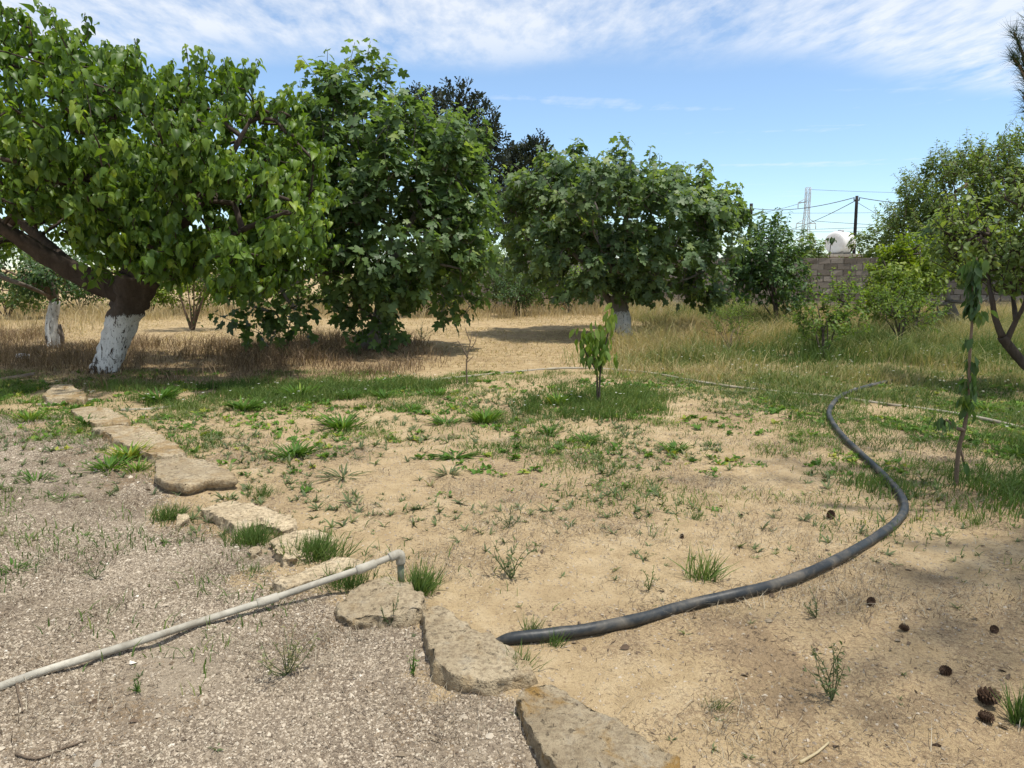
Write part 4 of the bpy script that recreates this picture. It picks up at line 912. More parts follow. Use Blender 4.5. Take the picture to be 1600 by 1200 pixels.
stone(2, 'big triangular stone where the black hose begins', [(664, 952), (676, 945), (691, 948), (711, 964), (745, 982), (789, 1009), (829, 1043), (833, 1050), (802, 1058), (762, 1062), (721, 1060), (701, 1052), (678, 1038), (669, 1016), (666, 982)], .058, M['stone'])
stone(3, 'rough weathered stone beside the foot of the pipe elbow', [(526, 943), (542, 926), (576, 909), (610, 901), (630, 909), (654, 926), (667, 944), (661, 954), (634, 960), (590, 960), (556, 964), (532, 958)], .05, M['stone'], rough=1.3)
stone(4, 'low narrow stone lying under the grey pipe', [(426, 909), (436, 901), (451, 902), (492, 882), (529, 868), (556, 872), (573, 882), (542, 889), (509, 902), (475, 912), (441, 916)], .05, M['stone_pale'])
stone(5, 'pale knobbly stone behind the long grass tuft', [(421, 838), (438, 831), (475, 823), (509, 828), (519, 838), (492, 852), (468, 862), (445, 868), (431, 855)], .07, M['stone_pale'], rough=1.5)
stone(6, 'palest humped stone among the edging, with grass at its front', [(317, 793), (351, 781), (371, 779), (398, 789), (425, 793), (452, 806), (466, 818), (445, 825), (405, 819), (371, 821), (344, 810)], .06, M['stone_pale'], rough=1.3)
stone(7, 'flat slab with dark undercut front edge', [(243, 719), (287, 712), (331, 722), (364, 739), (371, 749), (324, 752), (294, 762), (263, 756), (243, 749)], .07, M['stone'], bottom=.9)
stone(8, 'broad brown flat slab beside the bright weed clump', [(145, 671), (189, 668), (236, 671), (270, 692), (290, 708), (263, 719), (236, 714), (206, 700), (175, 687)], .05, M['stone_brown'])
stone(9, 'brown slab next to the thin pale pipe end', [(111, 638), (135, 633), (169, 636), (202, 654), (199, 663), (175, 661), (148, 661), (121, 648)], .07, M['stone_brown'])
stone(10, 'farthest brown stone of the edging in the mulberry shade', [(67, 614), (88, 599), (111, 599), (135, 616), (132, 622), (101, 621), (74, 622)], .08, M['stone_brown'])
stone(14, 'small pale upright stone by the grass behind the humped stone', [(274, 808), (280, 800), (290, 801), (291, 808), (284, 815), (276, 815)], .05, M['stone_pale'])
stone(15, 'small half buried pale stone below the knobbly stone', [(383, 862), (392, 856), (406, 853), (411, 857), (400, 862), (390, 866)], .03, M['stone'])
stone(16, 'small round pale cobble at the tip of the low narrow stone', [(424, 912), (430, 902), (442, 901), (448, 908), (440, 915), (430, 916)], .04, M['stone_pale'])

# ------------------------------------------------------------------ pipes and hose
def hose():
    px = [(748, 1002), (793, 1006), (850, 1002), (920, 993), (1000, 976), (1080, 953), (1160, 935), (1230, 916), (1300, 886), (1360, 852), (1400, 822), (1413, 800), (1404, 776), (1380, 748), (1345, 714), (1318, 688), (1300, 664), (1295, 648), (1303, 632), (1318, 620), (1345, 610), (1375, 602), (1400, 597)]
    q = [GH(x, y, .030) for x, y in px]; q[0][2] -= .10; q[1][2] -= .012; q = spline(q, 8)
    V, F = tube(q, .027 * (1 + .05 * np.sin(np.arange(len(q)) * .9) * np.sin(np.arange(len(q)) * .23)), 14); single('black_hose', V, F, M['hose'], 'thick black irrigation hose snaking over the sand', 'hose')
hose()
def greypipe():
    px = [(-90, 1106, .02), (0, 1073, .015), (61, 1051, .02), (148, 1024, .035), (243, 994, .04), (310, 972, .03), (418, 938, .05), (506, 908, .085), (563, 889, .125), (617, 868, .155)]
    q = []
    for x, y, dz in px: p = GH(x, y); p = G(x, y, p[2] + dz); q.append(p)
    q = spline(q, 6); e = q[-1]; root = thing('water_pipe', 'weathered grey water pipe with couplings and an upright elbow', 'pipe', (e[0], e[1], float(H(e[0], e[1]))))
    V, F = tube(q, .0165, 14); add('pipe', V, F, M['greypipe'], root)
    d = norm(q[-1] - q[-2])
    el = e + d * .03
    V, F = tube(spline([e - d * .03, e + d * .015, el + [0, 0, -.012], el + [0, 0, -.055]], 5), np.array([.0245] * 16), 14); add('elbow', V, F, M['greypipe'], root)
    V, F = tube(np.array([el + [0, 0, -.03], el + [0, 0, -.12], [el[0], el[1], float(H(el[0], el[1])) - .1]]), .0175, 12); add('riser', V, F, M['greenpipe'], root)
    for x in (424, 568):
        i = int(np.argmin(np.abs(proj(q)[0] - x))); c = q[i]; dd = norm(q[min(i + 1, len(q) - 1)] - q[i - 1])
        V, F = tube(np.array([c - dd * .05, c - dd * .048, c - dd * .018, c - dd * .016, c + dd * .048, c + dd * .05]), [.019, .0235, .0235, .0215, .0225, .0185], 14); add('coupling', V, F, M['greypipe'], root)
greypipe()
for lab, px, r in (('thin pale irrigation pipe curving behind the sapling', [(520, 612), (600, 603), (700, 592), (800, 583), (880, 577), (960, 578), (1020, 585), (1080, 595), (1145, 606), (1220, 613), (1300, 622), (1380, 632), (1450, 641), (1530, 655), (1620, 674)], .020),
                   ('short pale pipe length by the edging slabs', [(60, 634), (100, 628), (150, 626)], .018),
                   ('straight pale pipe length in the shaded green strip', [(190, 642), (230, 640), (275, 637)], .020)):
    q = spline([GH(x, y, .008 + .008 * math.sin(x * .05)) for x, y in px], 6); V, F = tube(q, r, 8); single('irrigation_pipe', V, F, M['whitepipe'], lab, 'pipe', 'thin pale pipes')

# ------------------------------------------------------------------ odds and ends
def cone(seed, x, y, s, label, upright=.3):
    rng = np.random.default_rng(seed); p = GH(x, y); parts = [tube(np.array([[0, 0, 0], [0, 0, .3], [0, 0, .65], [0, 0, 1.0]]), [.18, .28, .22, .06], 8)]
    for k in range(60):
        t = k / 60; a = k * 2.4; r = .30 * math.sin(math.pi * (.15 + .82 * t)) + .06; z = .05 + .9 * t
        V = np.array([[-.09, 0, 0], [.09, 0, 0], [.11, .2, .05], [0, .27, .10], [-.11, .2, .05], [0, .1, .06]], float)
        F = np.array([[0, 1, 5], [1, 2, 5], [2, 3, 5], [3, 4, 5], [4, 0, 5]]); ca, sa = math.cos(a), math.sin(a)
        V = np.stack([V[:, 0] * ca - (V[:, 1] + r * .55) * sa, V[:, 0] * sa + (V[:, 1] + r * .55) * ca, V[:, 2] + z], 1); parts.append((V, F))
    V, F = join(parts); V = V * s; ax = norm(np.array([rng.normal(), rng.normal(), upright])); R = np.array(Vector((0, 0, 1)).rotation_difference(Vector(ax)).to_matrix())
    V = V @ R.T; V[:, 2] -= V[:, 2].min() + .004; V += p
    single('pine_cone', V, F, M['cone'], label, 'pine cone', 'fallen pine cones', smooth=False)
for k, (x, y, s, lab) in enumerate(((1298, 812, .06, 'lone dark pine cone on open sand inside the hose bend'), (1530, 1092, .075, 'largest dark pine cone in the shaded corner with a pale scale'), (1528, 1122, .05, 'pine cone just in front of the largest one'), (1484, 1053, .045, 'pine cone lying above the largest one in the corner'),
        (1553, 985, .04, 'small dark pine cone near the edge under the hose bend'), (1360, 948, .045, 'broken dark pine cone just in front of the hose curve'), (1066, 842, .03, 'tiny dark cone on the sand above the hose'), (1160, 807, .028, 'tiny cone scale among seedlings near the hose'), (1420, 986, .04, 'greyish small cone halfway along the lower sand'))):
    cone(k + 1, x, y, s, lab)
def debris():
    p = GH(36, 561); V, F = tube(np.array([p + [-.1, 0, .05], p + [-.095, 0, .05], p + [.08, .02, .05], p + [.1, .02, .05]]), [.04, .055, .05, .03], 14); single('plastic_bottle', V, F, M['plastic_white'], 'white plastic bottle lying in the mulberry shade', 'bottle')
    p = GH(28, 592); V, F = box(p + [0, 0, .04], (.42, .15, .03), .5); V[:, 2] += (V[:, 0] - p[0]) * .15; single('board', V, F, M['wood_old'], 'grey broken board on the shaded ground', 'board', smooth=False)
    p = GH(94, 541); rng = np.random.default_rng(3); V, F = tube(np.array([p + [0, 0, -.05], p + [.01, 0, .2], p + [-.02, .02, .45]]), [.085, .08, .07], 10, True, .15, rng); single('log_stump', V, F, M['wood_old'], 'short dark log leaning beside the slim whitewashed trunk', 'log')
    q = spline([P(-40, 418, 13.5), P(10, 436, 13.6), P(45, 448, 13.8), P(75, 462, 14.8)], 5); V, F = tube(q, np.linspace(.05, .03, len(q)), 8, True, .1, rng); single('dead_branch', V, F, M['wood_old'], 'bare pale branch slanting down into the small clipped tree', 'branch')
    for i, (a, lab) in enumerate((([(25, 1182), (60, 1188), (100, 1172), (135, 1160)], 'thin dark twig lying on the gravel'), ([(1250, 1195), (1275, 1180), (1295, 1163)], 'pale dry straw stalk on the sand at the bottom'), ([(26, 1068), (30, 1090), (36, 1115)], 'dark bent stick beside the grey pipe'), ([(904, 975), (912, 985), (920, 990)], 'short dark twig near the hose start'))):
        q = spline([GH(x, y, .008) for x, y in a], 5); V, F = tube(q, np.linspace(.006, .003, len(q)), 5, True, .2, rng); single('twig', V, F, M['bark_brown'] if i != 1 else M['straw'], lab, 'twig', 'fallen twigs', attrs={'tint': np.ones(len(V))} if i == 1 else None)
debris()

# ------------------------------------------------------------------ weeds one can pick out
BL = leaf_rows([(0, .035), (.3, .06), (.65, .05)], .5, .35)
def clump(rng, p, rad, n, hgt, up, tint, tmpl=BL, wide=1.0, spread=.25):
    """a rosette of strap leaves round p"""
    a = rng.random(n) * 6.283; out = np.stack([np.cos(a), np.sin(a), np.zeros(n)], 1); lift = up * (.5 + .8 * rng.random(n))
    ax = norm(out + np.array([0, 0, 1.0]) * lift[:, None]); nm = norm(np.array([0, 0, 1.0]) - out * .8 + rng.normal(size=(n, 3)) * .2)
    pos = p + out * (rad * spread * rng.random(n))[:, None]; pos[:, 2] = H(pos[:, 0], pos[:, 1]) - .004
    t = (tmpl[0] * [wide, 1, 1], tmpl[1])
    return place(t, pos, ax, nm, hgt * (.55 + .6 * rng.random(n)), np.clip(tint + rng.normal(size=n) * .15, 0, 1))
def weed_obj(name, label, cat, group, sets, mat):
    V, F, T, o = [], [], [], 0
    for v, f, t in sets: V.append(v); F.append(f + o); T.append(t); o += len(v)
    return single(name, np.concatenate(V), np.concatenate(F), mat, label, cat, group, attrs={'tint': np.concatenate(T)})
rng = np.random.default_rng(404)
SG = 'strap leaved weeds on the sand'
for x, y, w, n, tint, up, lab in ((202, 716, 62, 48, .85, 1.5, 'brightest yellow green weed clump on the brown slab'), (170, 732, 56, 40, .5, 1.2, 'mid green weed clump beside the brightest yellow green one'), (214, 734, 40, 30, .7, 1.2, 'low leaning weed in front of the brightest yellow green clump'), (460, 712, 62, 45, .35, .8, 'dark green weed rosette on the sand behind the humped stone'), (643, 643, 34, 34, .45, 1.5, 'upright weed clump in the middle of the row of strap weeds'),
        (546, 622, 42, 40, .30, .9, 'dark spreading strap weed before the pale pipe, first of the row'), (600, 622, 38, 36, .35, 1.0, 'strap weed before the pale pipe, second of the row'), (683, 618, 38, 32, .5, 1.3, 'strap weed just behind the pale pipe, third of the row'), (535, 668, 66, 50, .5, .8, 'wide flat weed clump below the row of strap weeds'),
        (757, 660, 58, 60, .65, 1.3, 'bright double weed clump between flat weed and sapling grass'), (696, 662, 40, 30, .4, .7, 'low flat weed next to the bright double clump'), (857, 678, 36, 40, .4, 1.4, 'upright weed clump below the sapling grass'), (872, 632, 46, 60, .75, 1.8, 'tall bright clump at the end of the sapling grass'),
        (712, 716, 56, 36, .25, .5, 'flat dark weed mat on the open sand'), (700, 741, 40, 16, .15, .8, 'grey starry thistle rosette under the dark weed mat'), (535, 746, 52, 18, .15, .6, 'long leaved dark rosette on sand above the pale stones'), (1055, 704, 38, 34, .45, .9, 'small strap weed right of the sapling grass'), (1112, 696, 30, 26, .35, .9, 'small strap weed further along towards the hose'),
        (1476, 668, 28, 30, .3, 1.0, 'dark weed clump beside the drooping sapling'), (1150, 615, 34, 24, .2, .6, 'grey rosette at the broken end of the thin pipe'), (46, 655, 40, 40, .75, 1.4, 'bright upright weed on the gravel near the far slabs'), (44, 842, 22, 12, .45, 1.7, 'upright little weed on gravel near the view edge'), (136, 838, 22, 9, .4, 1.5, 'lone three leaved weed on the grey gravel'),
        (55, 752, 42, 14, .35, 1.5, 'sprawling seedling weed on gravel with dark stalk'), (100, 778, 34, 26, .4, .6, 'low round weed on the gravel'), (20, 890, 44, 24, .35, .8, 'broad leaved weed at the edge on the gravel'), (1245, 690, 26, 24, .4, .9, 'weed tuft just inside the hose curve'), (1440, 690, 34, 30, .4, .9, 'weed clump outside the hose on sandy strip'),
        (1590, 712, 40, 40, .55, 1.2, 'strap weed at the edge by the pale pipe end'), (1540, 640, 40, 36, .6, 1.2, 'green strap weed behind the drooping sapling near the pipe'), (990, 655, 26, 22, .55, 1.2, 'small bright tuft at the front of the sapling grass'), (380, 640, 46, 44, .4, 1.1, 'broad leaved weed in the shaded strip under the mulberry'), (250, 628, 56, 56, .35, 1.2, 'dark weed clump above the straight pale pipe'),
        (470, 620, 44, 44, .6, 1.2, 'bright strap weed at the start of the weed row'), (135, 664, 44, 40, .25, .9, 'grey green weed hanging over the brown slab'), (310, 672, 34, 26, .4, .8, 'small strap weed beyond the broad brown slab'), (915, 690, 40, 36, .35, .7, 'low green mat just below the sapling grass')):
    p = GH(x, y); k = mpp(p[1]) * 1.05
    weed_obj('weed_clump', lab, 'weed', SG, [clump(rng, p, w * k * (.35 + .3 * rng.random()), n * 2, w * k * (.42 + .14 * rng.random()), up * (1.0 + .6 * rng.random()), tint, wide=.7 + .4 * rng.random(), spread=.75)], M['weed'] if tint > .2 else M['greyweed'])
GB = leaf_rows([(0, .016), (.5, .016)], .3, .3)
for x, y, w, n, h, tint, lab in ((393, 848, 90, 420, .13, .3, 'dense grass tuft at the front of the humped stone'), (490, 872, 105, 520, .15, .35, 'long grass tuft between the pale knobbly stone and the pipe'), (545, 918, 95, 260, .12, .2, 'thin grass under the grey pipe'), (655, 925, 62, 320, .14, .4, 'fine grass tuft behind the pipe elbow'),
        (262, 812, 70, 260, .12, .35, 'grass patch by the small upright stone'), (410, 775, 60, 160, .09, .25, 'low grass beside the flat slab'), (395, 895, 55, 70, .07, .3, 'sparse grass at the low narrow stone'), (810, 1050, 60, 90, .11, .2, 'sparse grass at the tip of the triangular stone'), (1100, 905, 62, 110, .17, .55, 'leaning green grass tuft inside the hose near the middle'), (1590, 1130, 36, 120, .14, .1, 'dark grass tuft in the shaded corner'),
        (1085, 812, 28, 60, .08, .2, 'small grey grass tuft near the seedlings'), (1525, 820, 50, 90, .09, .35, 'grass patch at the foot of the drooping sapling'), (865, 1010, 40, 60, .08, .2, 'few grass blades over the hose start'), (1120, 1108, 50, 70, .06, .1, 'low grey tuft on the lower sand'), (830, 985, 40, 60, .08, .2, 'sparse tuft above the hose start')):
    p = GH(x, y); k = mpp(p[1]) * 1.05
    a = rng.random(n) * 6.283; r = np.clip(np.abs(rng.normal(size=n)), 0, 1.9) * w * k * .25; q = np.stack([p[0] + np.cos(a) * r, p[1] + np.sin(a) * r * .7, 0 * a], 1); q[:, 2] = H(q[:, 0], q[:, 1]) - .005
    out = np.stack([np.cos(a), np.sin(a), 0 * a], 1); ax = norm(np.array([0, 0, 1.0]) + out * (.4 * rng.random(n))[:, None] + rng.normal(size=(n, 3)) * .3 + np.array([.15, 0, 0]))
    V, F, T = place(GB, q, ax, norm(rng.normal(size=(n, 3)) + [0, -.5, .5]), h * (.5 + .7 * rng.random(n)), np.clip(tint + rng.normal(size=n) * .2, 0, 1))
    weed_obj('grass_tuft', lab, 'grass tuft', 'grass tufts', [(V, F, T)], M['grass'])
TINY = LEAF['lance']
for x, y, h, n, tint, mt, lab in ((798, 905, .26, 9, .4, 'greyweed', 'tall spindly grey weed on the open sand'), (1014, 922, .12, 4, .2, 'weed', 'single thistle like weed with toothed leaves above the hose'), (1300, 1095, .22, 9, .3, 'greyweed', 'spreading thin stemmed weed on the lower sand'), (610, 978, .14, 4, .1, 'greyweed', 'dark spindly weed growing from the rough weathered stone'),
        (448, 1055, .18, 12, .85, 'greyweed', 'brownish dry sprig on the gravel'), (1275, 965, .13, 6, .3, 'greyweed', 'thin weed with pale stalks below the hose'), (795, 805 + 20, .15, 6, .2, 'greyweed', 'spindly weed rising on the sand in the view centre'), (215, 1080, .05, 10, .6, 'weed', 'little green cushion weed on the gravel'), (645, 1052, .10, 5, .5, 'weed', 'small leafy weed against the triangular stone'),
        (150, 905, .16, 4, .2, 'greyweed', 'dark thin stalked weed on the gravel'), (660, 530, .35, 8, .1, 'dark', 'dark leafy weed standing before the tall fig'), (430, 540, .40, 8, .1, 'dark', 'dark leafy weed under the drooping fig leaves')):
    p = GH(x, y); sets, st = [], []
    for s in range(n):
        d = norm(np.array([*rng.normal(size=2) * .45, 1.0])); L = h * (.6 + .5 * rng.random()); e = p + d * L; mid_ = p + d * L * .5 + rng.normal(size=3) * .06 * h
        sp = spline([p, mid_, e], 5); v, f = tube(sp, np.linspace(.0028, .0012, len(sp)) * (1 if h < .3 else 2), 3, False); st.append((v, f))
        m = 14; w = sp[rng.integers(2, len(sp), m)] + rng.normal(size=(m, 3)) * .004
        sets.append(place(TINY, w, norm(rng.normal(size=(m, 3)) + d * .8), norm(rng.normal(size=(m, 3)) + [0, 0, 1]), h * .11 * (.5 + .8 * rng.random(m)), np.clip(tint + rng.normal(size=m) * .15, 0, 1)))
    v, f = join(st); tri = np.concatenate([f[0][:, [0, 1, 2]], f[0][:, [0, 2, 3]]]); sets.append((v, tri, np.full(len(v), .3)))
    weed_obj('spindly_weed', lab, 'weed', 'thin stemmed weeds', sets, M[mt])

# ------------------------------------------------------------------ ground cover nobody could count
def scatter(rng, n, xr, yr, dens):
    out = []
    got = 0
    for _ in range(40):
        x = rng.uniform(*xr, n); y = rng.uniform(*yr, n); k = rng.random(n) < dens(x, y); out.append(np.stack([x[k], y[k]], 1)); got += k.sum()
        if got >= n: break
    p = np.concatenate(out)[:n]; return np.column_stack([p, H(p[:, 0], p[:, 1])])
def inview(x, y, m=120):
    px, py, _ = proj(np.stack([x, y, np.zeros_like(x)], -1)); return ((px > -m) & (px < 1600 + m) & (py < 1200 + m) & (y > 1)).astype(float)
def blades(name, label, rng, p, h, w, lean, mat, tint, hv=.6, wind=(.12, 0)):
    n = len(p); a = rng.random(n) * 6.283; hh = h * (1 - hv / 2 + hv * rng.random(n)); ww = w * (.6 + .8 * rng.random(n))
    sd = np.stack([np.cos(a), np.sin(a), 0 * a], 1); b = rng.random(n) * 6.283; ln = np.stack([np.cos(b), np.sin(b), 0 * b], 1) * (lean * rng.random(n))[:, None] + np.array([*wind, 0])
    base = p - np.array([0, 0, .006]); up = np.array([0, 0, 1.0])
    mid_ = base + (up + ln * .4) * (hh * .55)[:, None]; tip = base + (up * .92 + ln) * hh[:, None]
    V = np.stack([base - sd * ww[:, None] / 2, base + sd * ww[:, None] / 2, mid_ + sd * ww[:, None] * .42, mid_ - sd * ww[:, None] * .42, tip], 1).reshape(-1, 3); o = (np.arange(n) * 5)[:, None]
    F4 = o + np.array([[0, 1, 2, 3]]); F3 = o + np.array([[3, 2, 4]])
    ob = add(name, V, [F3, F4], mat, attrs={'tint': np.repeat(np.clip(tint, 0, 1), 5)}, kind='stuff', at=(0, 0, 0)); ob['label'] = label; return ob
R = np.random.default_rng(2024)
def pn(p, s, sc): return fbm(p[:, 0] * sc, p[:, 1] * sc, s, 3)
# tall dry grass along the far boundary
def d_tall(x, y):
    f = sstep(.40, .60, fbm(x * .35, y * .35, 51, 3) + .35 * sstep(21.5, 25.5, y)) * sstep(22.3, 25.0, y + (fbm(x * .4, y * .4, 52, 2) - .5) * 3.5) * (x < 6)
    left = sstep(-10.2, -11.6, x) * sstep(13.8, 16.5, y) * .5 * sstep(.35, .6, fbm(x * .8, y * .8, 72, 3))
    return np.maximum(f, left) * inview(x, y)
p = scatter(R, 22000, (-22, 6.5), (13, 30), d_tall)
blades('dry_grass', 'tall straw coloured dry grass along the far boundary', R, p, .38 * (.25 + 1.2 * sstep(.3, .7, pn(p, 75, 1.1))), .012, 1.2, M['straw'], .30 + .8 * (pn(p, 53, .6) - .3) + R.normal(size=len(p)) * .2, .9)
# flat straw on the mown ground
def d_flat(x, y): return m_straw(x, y) * (1 - .8 * m_meadow(x, y)) * sstep(.30, .55, fbm(x * .8, y * .8, 54, 3)) * inview(x, y)
p = scatter(R, 36000, (-20, 8), (10.5, 27), d_flat)
blades('mown_straw', 'flat mown straw lying on the ground under the trees', R, p, .05, .012, 4.0, M['straw'], .45 + R.normal(size=len(p)) * .25, 1.2)
# brown dead grass in the shade
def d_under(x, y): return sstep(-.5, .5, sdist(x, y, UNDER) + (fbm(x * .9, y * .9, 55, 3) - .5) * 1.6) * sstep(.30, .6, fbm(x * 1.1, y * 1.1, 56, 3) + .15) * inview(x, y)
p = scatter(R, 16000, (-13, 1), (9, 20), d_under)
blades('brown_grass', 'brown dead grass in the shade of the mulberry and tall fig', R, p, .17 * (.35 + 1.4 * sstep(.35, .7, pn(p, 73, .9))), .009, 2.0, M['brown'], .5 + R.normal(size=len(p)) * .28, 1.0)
# green strip and patches
def d_green(x, y):
    a = sstep(-.25, .45, sdist(x, y, GREENL) + (fbm(x * 1.3, y * 1.3, 57, 3) - .5) * 1.3)
    b_ = sstep(-.2, .3, sdist(x, y, SAPG) + (fbm(x * 2, y * 2, 58, 3) - .5) * .8) * 1.4
    c = sstep(-.3, .3, sdist(x, y, RSAP) + (fbm(x * 1.7, y * 1.7, 59, 3) - .5) * 1.2)
    return np.maximum(np.maximum(a * sstep(.35, .65, fbm(x * 1.5, y * 1.5, 60, 3)) * .8, b_ * .7 * sstep(.2, .6, fbm(x * 2.5, y * 2.5, 71, 3))), c * .7 * sstep(.35, .65, fbm(x * 2, y * 2, 61, 3))) * inview(x, y)
p = scatter(R, 22000, (-12, 8), (4, 12.5), d_green)
blades('green_grass', 'short green grass in the shaded strip and round the saplings', R, p, .10, .008, 1.1, M['grass'], .40 + 1.0 * (pn(p, 62, .8) - .5) + R.normal(size=len(p)) * .18, 1.1)
# meadow
def d_mead(x, y): return m_meadow(x, y) * (.25 + .75 * sstep(.3, .6, fbm(x * 1.4, y * 1.4, 63, 3))) * inview(x, y)
p = scatter(R, 90000, (.8, 22), (7, 27), d_mead)
hh = .08 + .24 * sstep(9.5, 15, p[:, 1] + (pn(p, 64, .5) - .5) * 4) * (.6 + .6 * R.random(len(p)))
lushg = np.exp(-(((p[:, 0] - 5.6) / 1.0) ** 2 + ((p[:, 1] - 13.0) / 1.2) ** 2))
blades('meadow_grass', 'long mixed green and straw meadow grass before the block wall', R, p, hh * (.45 + 1.2 * sstep(.3, .7, pn(p, 74, 1.3))), .011, 1.4, M['meadow'], .36 + 1.9 * (pn(p, 65, .45) - .5) + .30 * sstep(13, 17, p[:, 1]) + R.normal(size=len(p)) * .17 - .5 * lushg, .9)
# sparse seedlings on the sand and gravel
def d_seed(x, y): return (sstep(.45, .62, fbm(x * 1.1, y * 1.1, 66, 3)) * sstep(3.2, 6.0, y) + .06) * (1 - .5 * m_gravel(x, y)) * inview(x, y)
p = scatter(R, 5200, (-8, 7), (2, 10.5), d_seed); n = len(p); per = 6
a = R.random((n, per)) * 6.283; lift = .5 + R.random((n, per)) * 1.6
ax = np.stack([np.cos(a), np.sin(a), lift], -1); s = np.repeat(((.026 + .06 * R.random(n) ** 1.8) * (.45 + .55 * sstep(2.6, 5.0, p[:, 1])))[:, None], per, 1) * (.6 + .6 * R.random((n, per)))
V, F, T = place((BL[0] * [1.6, 1, 1], BL[1]), np.repeat(p, per, 0) - [0, 0, .004], ax.reshape(-1, 3), norm(np.array([0, 0, 1.]) - .8 * ax.reshape(-1, 3) + R.normal(size=(n * per, 3)) * .2), s.ravel(), np.repeat(np.clip(.35 + R.normal(size=n) * .25, 0, 1), per))
o = add('seedling_weeds', V, F, M['greyweed'], attrs={'tint': T}, kind='stuff', at=(0, 0, 0)); o['label'] = 'small grey green seedlings scattered over the sand'
def d_broad(x, y):
    r = sstep(-.8, .4, sdist(x, y, RIGHTG)) * .7 + sstep(-.4, .4, sdist(x, y, GREENL)) + sstep(-.3, .3, sdist(x, y, SAPG)) * .8
    return np.clip(sstep(.48, .66, fbm(x * 1.7, y * 1.7, 79, 3)) * (r + .35 * sstep(4.5, 7, y)) * (1 - .7 * m_gravel(x, y)), 0, 1) * inview(x, y)
p = scatter(R, 3200, (-10, 8), (3.2, 11.5), d_broad); n = len(p); per = 8
a = R.random((n, per)) * 6.283; ax = np.stack([np.cos(a), np.sin(a), .25 + R.random((n, per)) * 1.3], -1).reshape(-1, 3); s = np.repeat((.022 + .045 * R.random(n) ** 1.8)[:, None], per, 1) * (.5 + .7 * R.random((n, per)))
V, F, T = place('oval', np.repeat(p, per, 0) + R.normal(size=(n * per, 3)) * [.02, .02, 0] + [0, 0, .004], ax, norm(np.array([0, 0, 1.]) - .6 * ax + R.normal(size=(n * per, 3)) * .3), s.ravel(), np.clip(np.repeat(.62 + R.normal(size=n) * .22, per) + R.normal(size=n * per) * .1, 0, 1))
o = add('broad_weeds', V, F, M['weed'], attrs={'tint': T}, kind='stuff', at=(0, 0, 0)); o['label'] = 'low broad leaved weeds greening the sand'
# fine sparse grass on the sand
def d_sgr(x, y):
    r = sstep(-.8, .4, sdist(x, y, RIGHTG)) * .8 * sstep(.34, .6, fbm(x * 2.1, y * 2.1, 76, 3)); g = m_gravel(x, y)
    far = sstep(5.2, 8.5, y) * .30 * sstep(.36, .62, fbm(x * 2.4, y * 2.4, 77, 3))
    return np.clip(sstep(.50, .66, fbm(x * 1.4, y * 1.4, 67, 4)) * np.maximum(sstep(3.0, 7.0, y) * (1 - .5 * g), g * .35) + r + far * (1 - .6 * g), 0, 1) * inview(x, y)
p = scatter(R, 66000, (-8, 8), (2, 11.5), d_sgr)
blades('sparse_grass', 'sparse low grass thinning out over the sand', R, p, .052, .006, 2.2, M['grass'], .45 + 1.2 * (pn(p, 78, 1.2) - .5) + R.normal(size=len(p)) * .22, 1.3)
DRYP = [G(*q)[:2] for q in ((440, 1040), (430, 1000), (120, 870), (160, 960), (330, 890), (560, 985), (1150, 1150), (1340, 930), (700, 1120))]
def d_ggr(x, y): return (sstep(.56, .70, fbm(x * 2.1, y * 2.1, 68, 4)) * .6 + .01 + sum(np.exp(-((x - c[0]) ** 2 + (y - c[1]) ** 2) / .03) for c in DRYP)) * inview(x, y) * sstep(1.9, 2.4, y)
p = scatter(R, 24000, (-6, 4), (1.9, 7), d_ggr)
blades('dry_wisps', 'thin dry wisps of dead grass on gravel and sand', R, p, .035, .0025, 3.5, M['litter'], .75 + R.normal(size=len(p)) * .25, 1.3)
# litter of needles and bits lying flat
def d_lit(x, y): return np.clip(m_litter(x, y) * 1.0 + .05 + .9 * sstep(.54, .68, fbm(x * 2.6, y * 2.6, 69, 4)), 0, 1) * inview(x, y) * (y < 9)
p = scatter(R, 150000, (-7, 7), (1.9, 9), d_lit); n = len(p)
nt_ = (np.array([[-.035, 0, 0], [.035, 0, 0], [.03, .55, .05], [0, 1, .02]], float), np.array([[0, 1, 2], [0, 2, 3]]))
a = R.random(n) * 6.283; V, F, T = place(nt_, p + [0, 0, .003], np.stack([np.cos(a), np.sin(a), .12 * R.normal(size=n)], 1), norm(np.array([0, 0, 1.]) + R.normal(size=(n, 3)) * .25), (.007 + .030 * R.random(n) ** 2.5), np.clip(R.random(n) * .75 + .25 * (R.random(n) > .85), 0, 1))
o = add('plant_litter', V, F, M['litter'], attrs={'tint': T}, kind='stuff', smooth=False, at=(0, 0, 0)); o['label'] = 'brown needles and plant litter strewn over the soil'
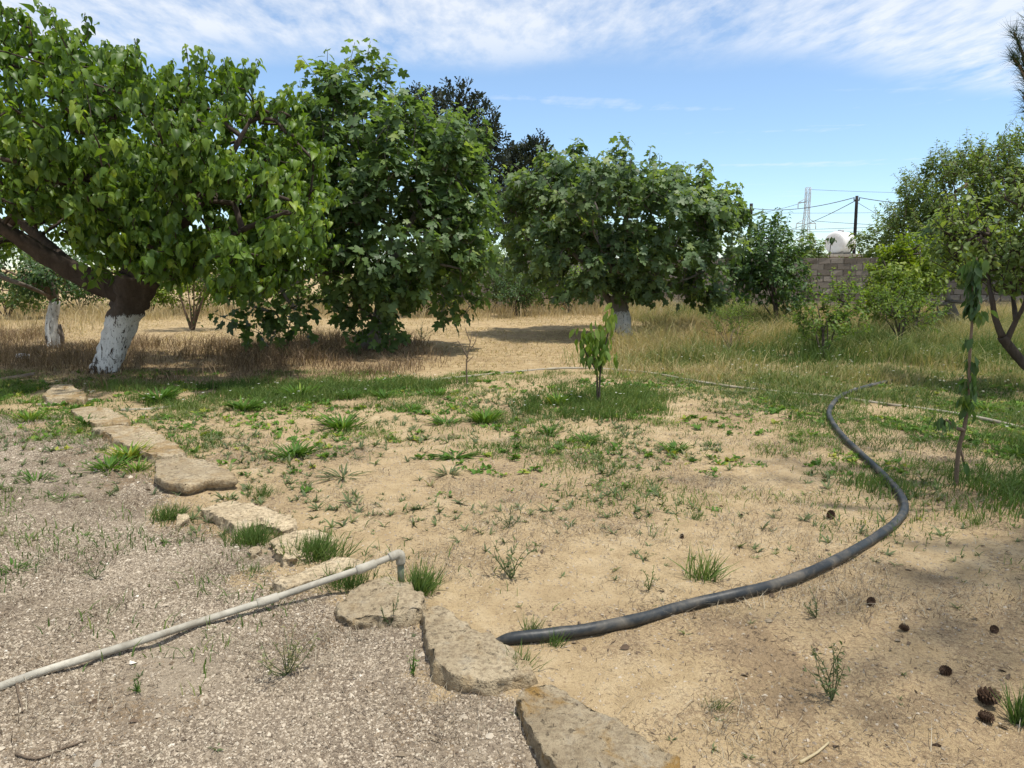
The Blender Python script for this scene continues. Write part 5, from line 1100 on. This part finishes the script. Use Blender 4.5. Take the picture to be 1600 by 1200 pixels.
# gravel
OCT = np.array([[1, .2, -.3], [.3, 1, -.3], [-.8, .6, -.3], [-.7, -.7, -.3], [.5, -.9, -.3], [0, 0, .9]], float); OF = np.array([[k, (k + 1) % 5, 5] for k in range(5)])
def pebbles(name, label, p, size, tint):
    n = len(p); q = norm(R.normal(size=(n, 3))); sc = size[:, None, None] * (.55 + .7 * R.random((n, 6, 1))) * np.array([1, .85, .6]); ang = R.random(n) * 6.283
    c, s_ = np.cos(ang), np.sin(ang); Z = 0 * c; Rm = np.stack([np.stack([c, -s_, Z], -1), np.stack([s_, c, Z], -1), np.stack([Z, Z, Z + 1], -1)], 1)
    W = np.einsum('kij,knj->kni', Rm, OCT[None] * sc) + R.normal(size=(n, 6, 3)) * size[:, None, None] * .18 + (p + np.array([0, 0, 1.]) * size[:, None] * .18)[:, None]
    F = (OF[None] + (np.arange(n) * 6)[:, None, None]).reshape(-1, 3); o = add(name, W.reshape(-1, 3), F, M['pebble'], attrs={'tint': np.repeat(np.clip(tint, 0, 1), 6)}, kind='stuff', smooth=False, at=(0, 0, 0)); o['label'] = label
def d_gra(x, y): return m_gravel(x, y) * inview(x, y) * np.clip(1.5 - y / 7, .12, 1) * (.10 + 1.0 * sstep(.32, .62, fbm(x * 1.5, y * 1.5, 70, 4)))
p = scatter(R, 150000, (-7, 1.6), (1.9, 8), d_gra)
pebbles('gravel', 'loose grey and buff gravel beside the edging stones', p, .0032 + .0060 * R.random(len(p)) ** 2.4, .10 + .70 * R.random(len(p)) ** 1.1 + .2 * (R.random(len(p)) > .96))
def d_sp(x, y): return (1 - m_gravel(x, y)) * inview(x, y) * (y < 7)
p = scatter(R, 30000, (-5, 6), (1.9, 7), d_sp); pebbles('sand_grit', 'coarse grit and small clods on the sand', p, .002 + .0085 * R.random(len(p)) ** 4, .32 + .4 * R.random(len(p)))
p = scatter(R, 420, (-5, 1.5), (1.9, 7), lambda x, y: m_gravel(x, y) * inview(x, y)); pebbles('loose_stones', 'scattered larger pale gravel stones', p, .008 + .016 * R.random(len(p)) ** 3, .35 + .6 * R.random(len(p)))
# white meadow flowers
def d_fl(x, y): return (m_meadow(x, y) * .5 + .6 * sstep(-.3, .4, sdist(x, y, GREENL)) + .7 * sstep(-.2, .3, sdist(x, y, SAPG))) * inview(x, y)
p = scatter(R, 520, (-11, 14), (6, 17), d_fl); n = len(p); p[:, 2] += .10 + .22 * R.random(n) * (p[:, 0] > 2)
per = 5; a = np.arange(per)[None] * 1.2566 + R.random((n, 1)) * 6; axx = np.stack([np.cos(a), np.sin(a), .25 + 0 * a], -1).reshape(-1, 3)
V, F, T = place('tiny', np.repeat(p, per, 0), axx, np.tile([0, 0, 1.], (n * per, 1)), np.repeat(.010 + .012 * R.random(n), per), np.repeat(R.random(n), per))
o = add('meadow_flowers', V, F, M['petal'], attrs={'tint': T}, kind='stuff', at=(0, 0, 0)); o['label'] = 'tiny white wild flowers in the grass'

# fallen dry leaves
def d_dl(x, y): return np.clip(.12 + m_litter(x, y) * .9, 0, 1) * inview(x, y)
p = scatter(R, 1500, (-8, 5), (1.9, 13), d_dl); n = len(p); a = R.random(n) * 6.283
V, F, T = place('oval', p + [0, 0, .006], np.stack([np.cos(a), np.sin(a), R.normal(size=n) * .25], 1), norm(np.array([0, 0, 1.]) + R.normal(size=(n, 3)) * .5), .014 + .03 * R.random(n) ** 2, np.clip(.25 + R.random(n) * .6, 0, 1))
o = add('fallen_leaves', V, F, M['litter'], attrs={'tint': T}, kind='stuff', at=(0, 0, 0)); o['label'] = 'dry brown fallen leaves scattered over the ground'
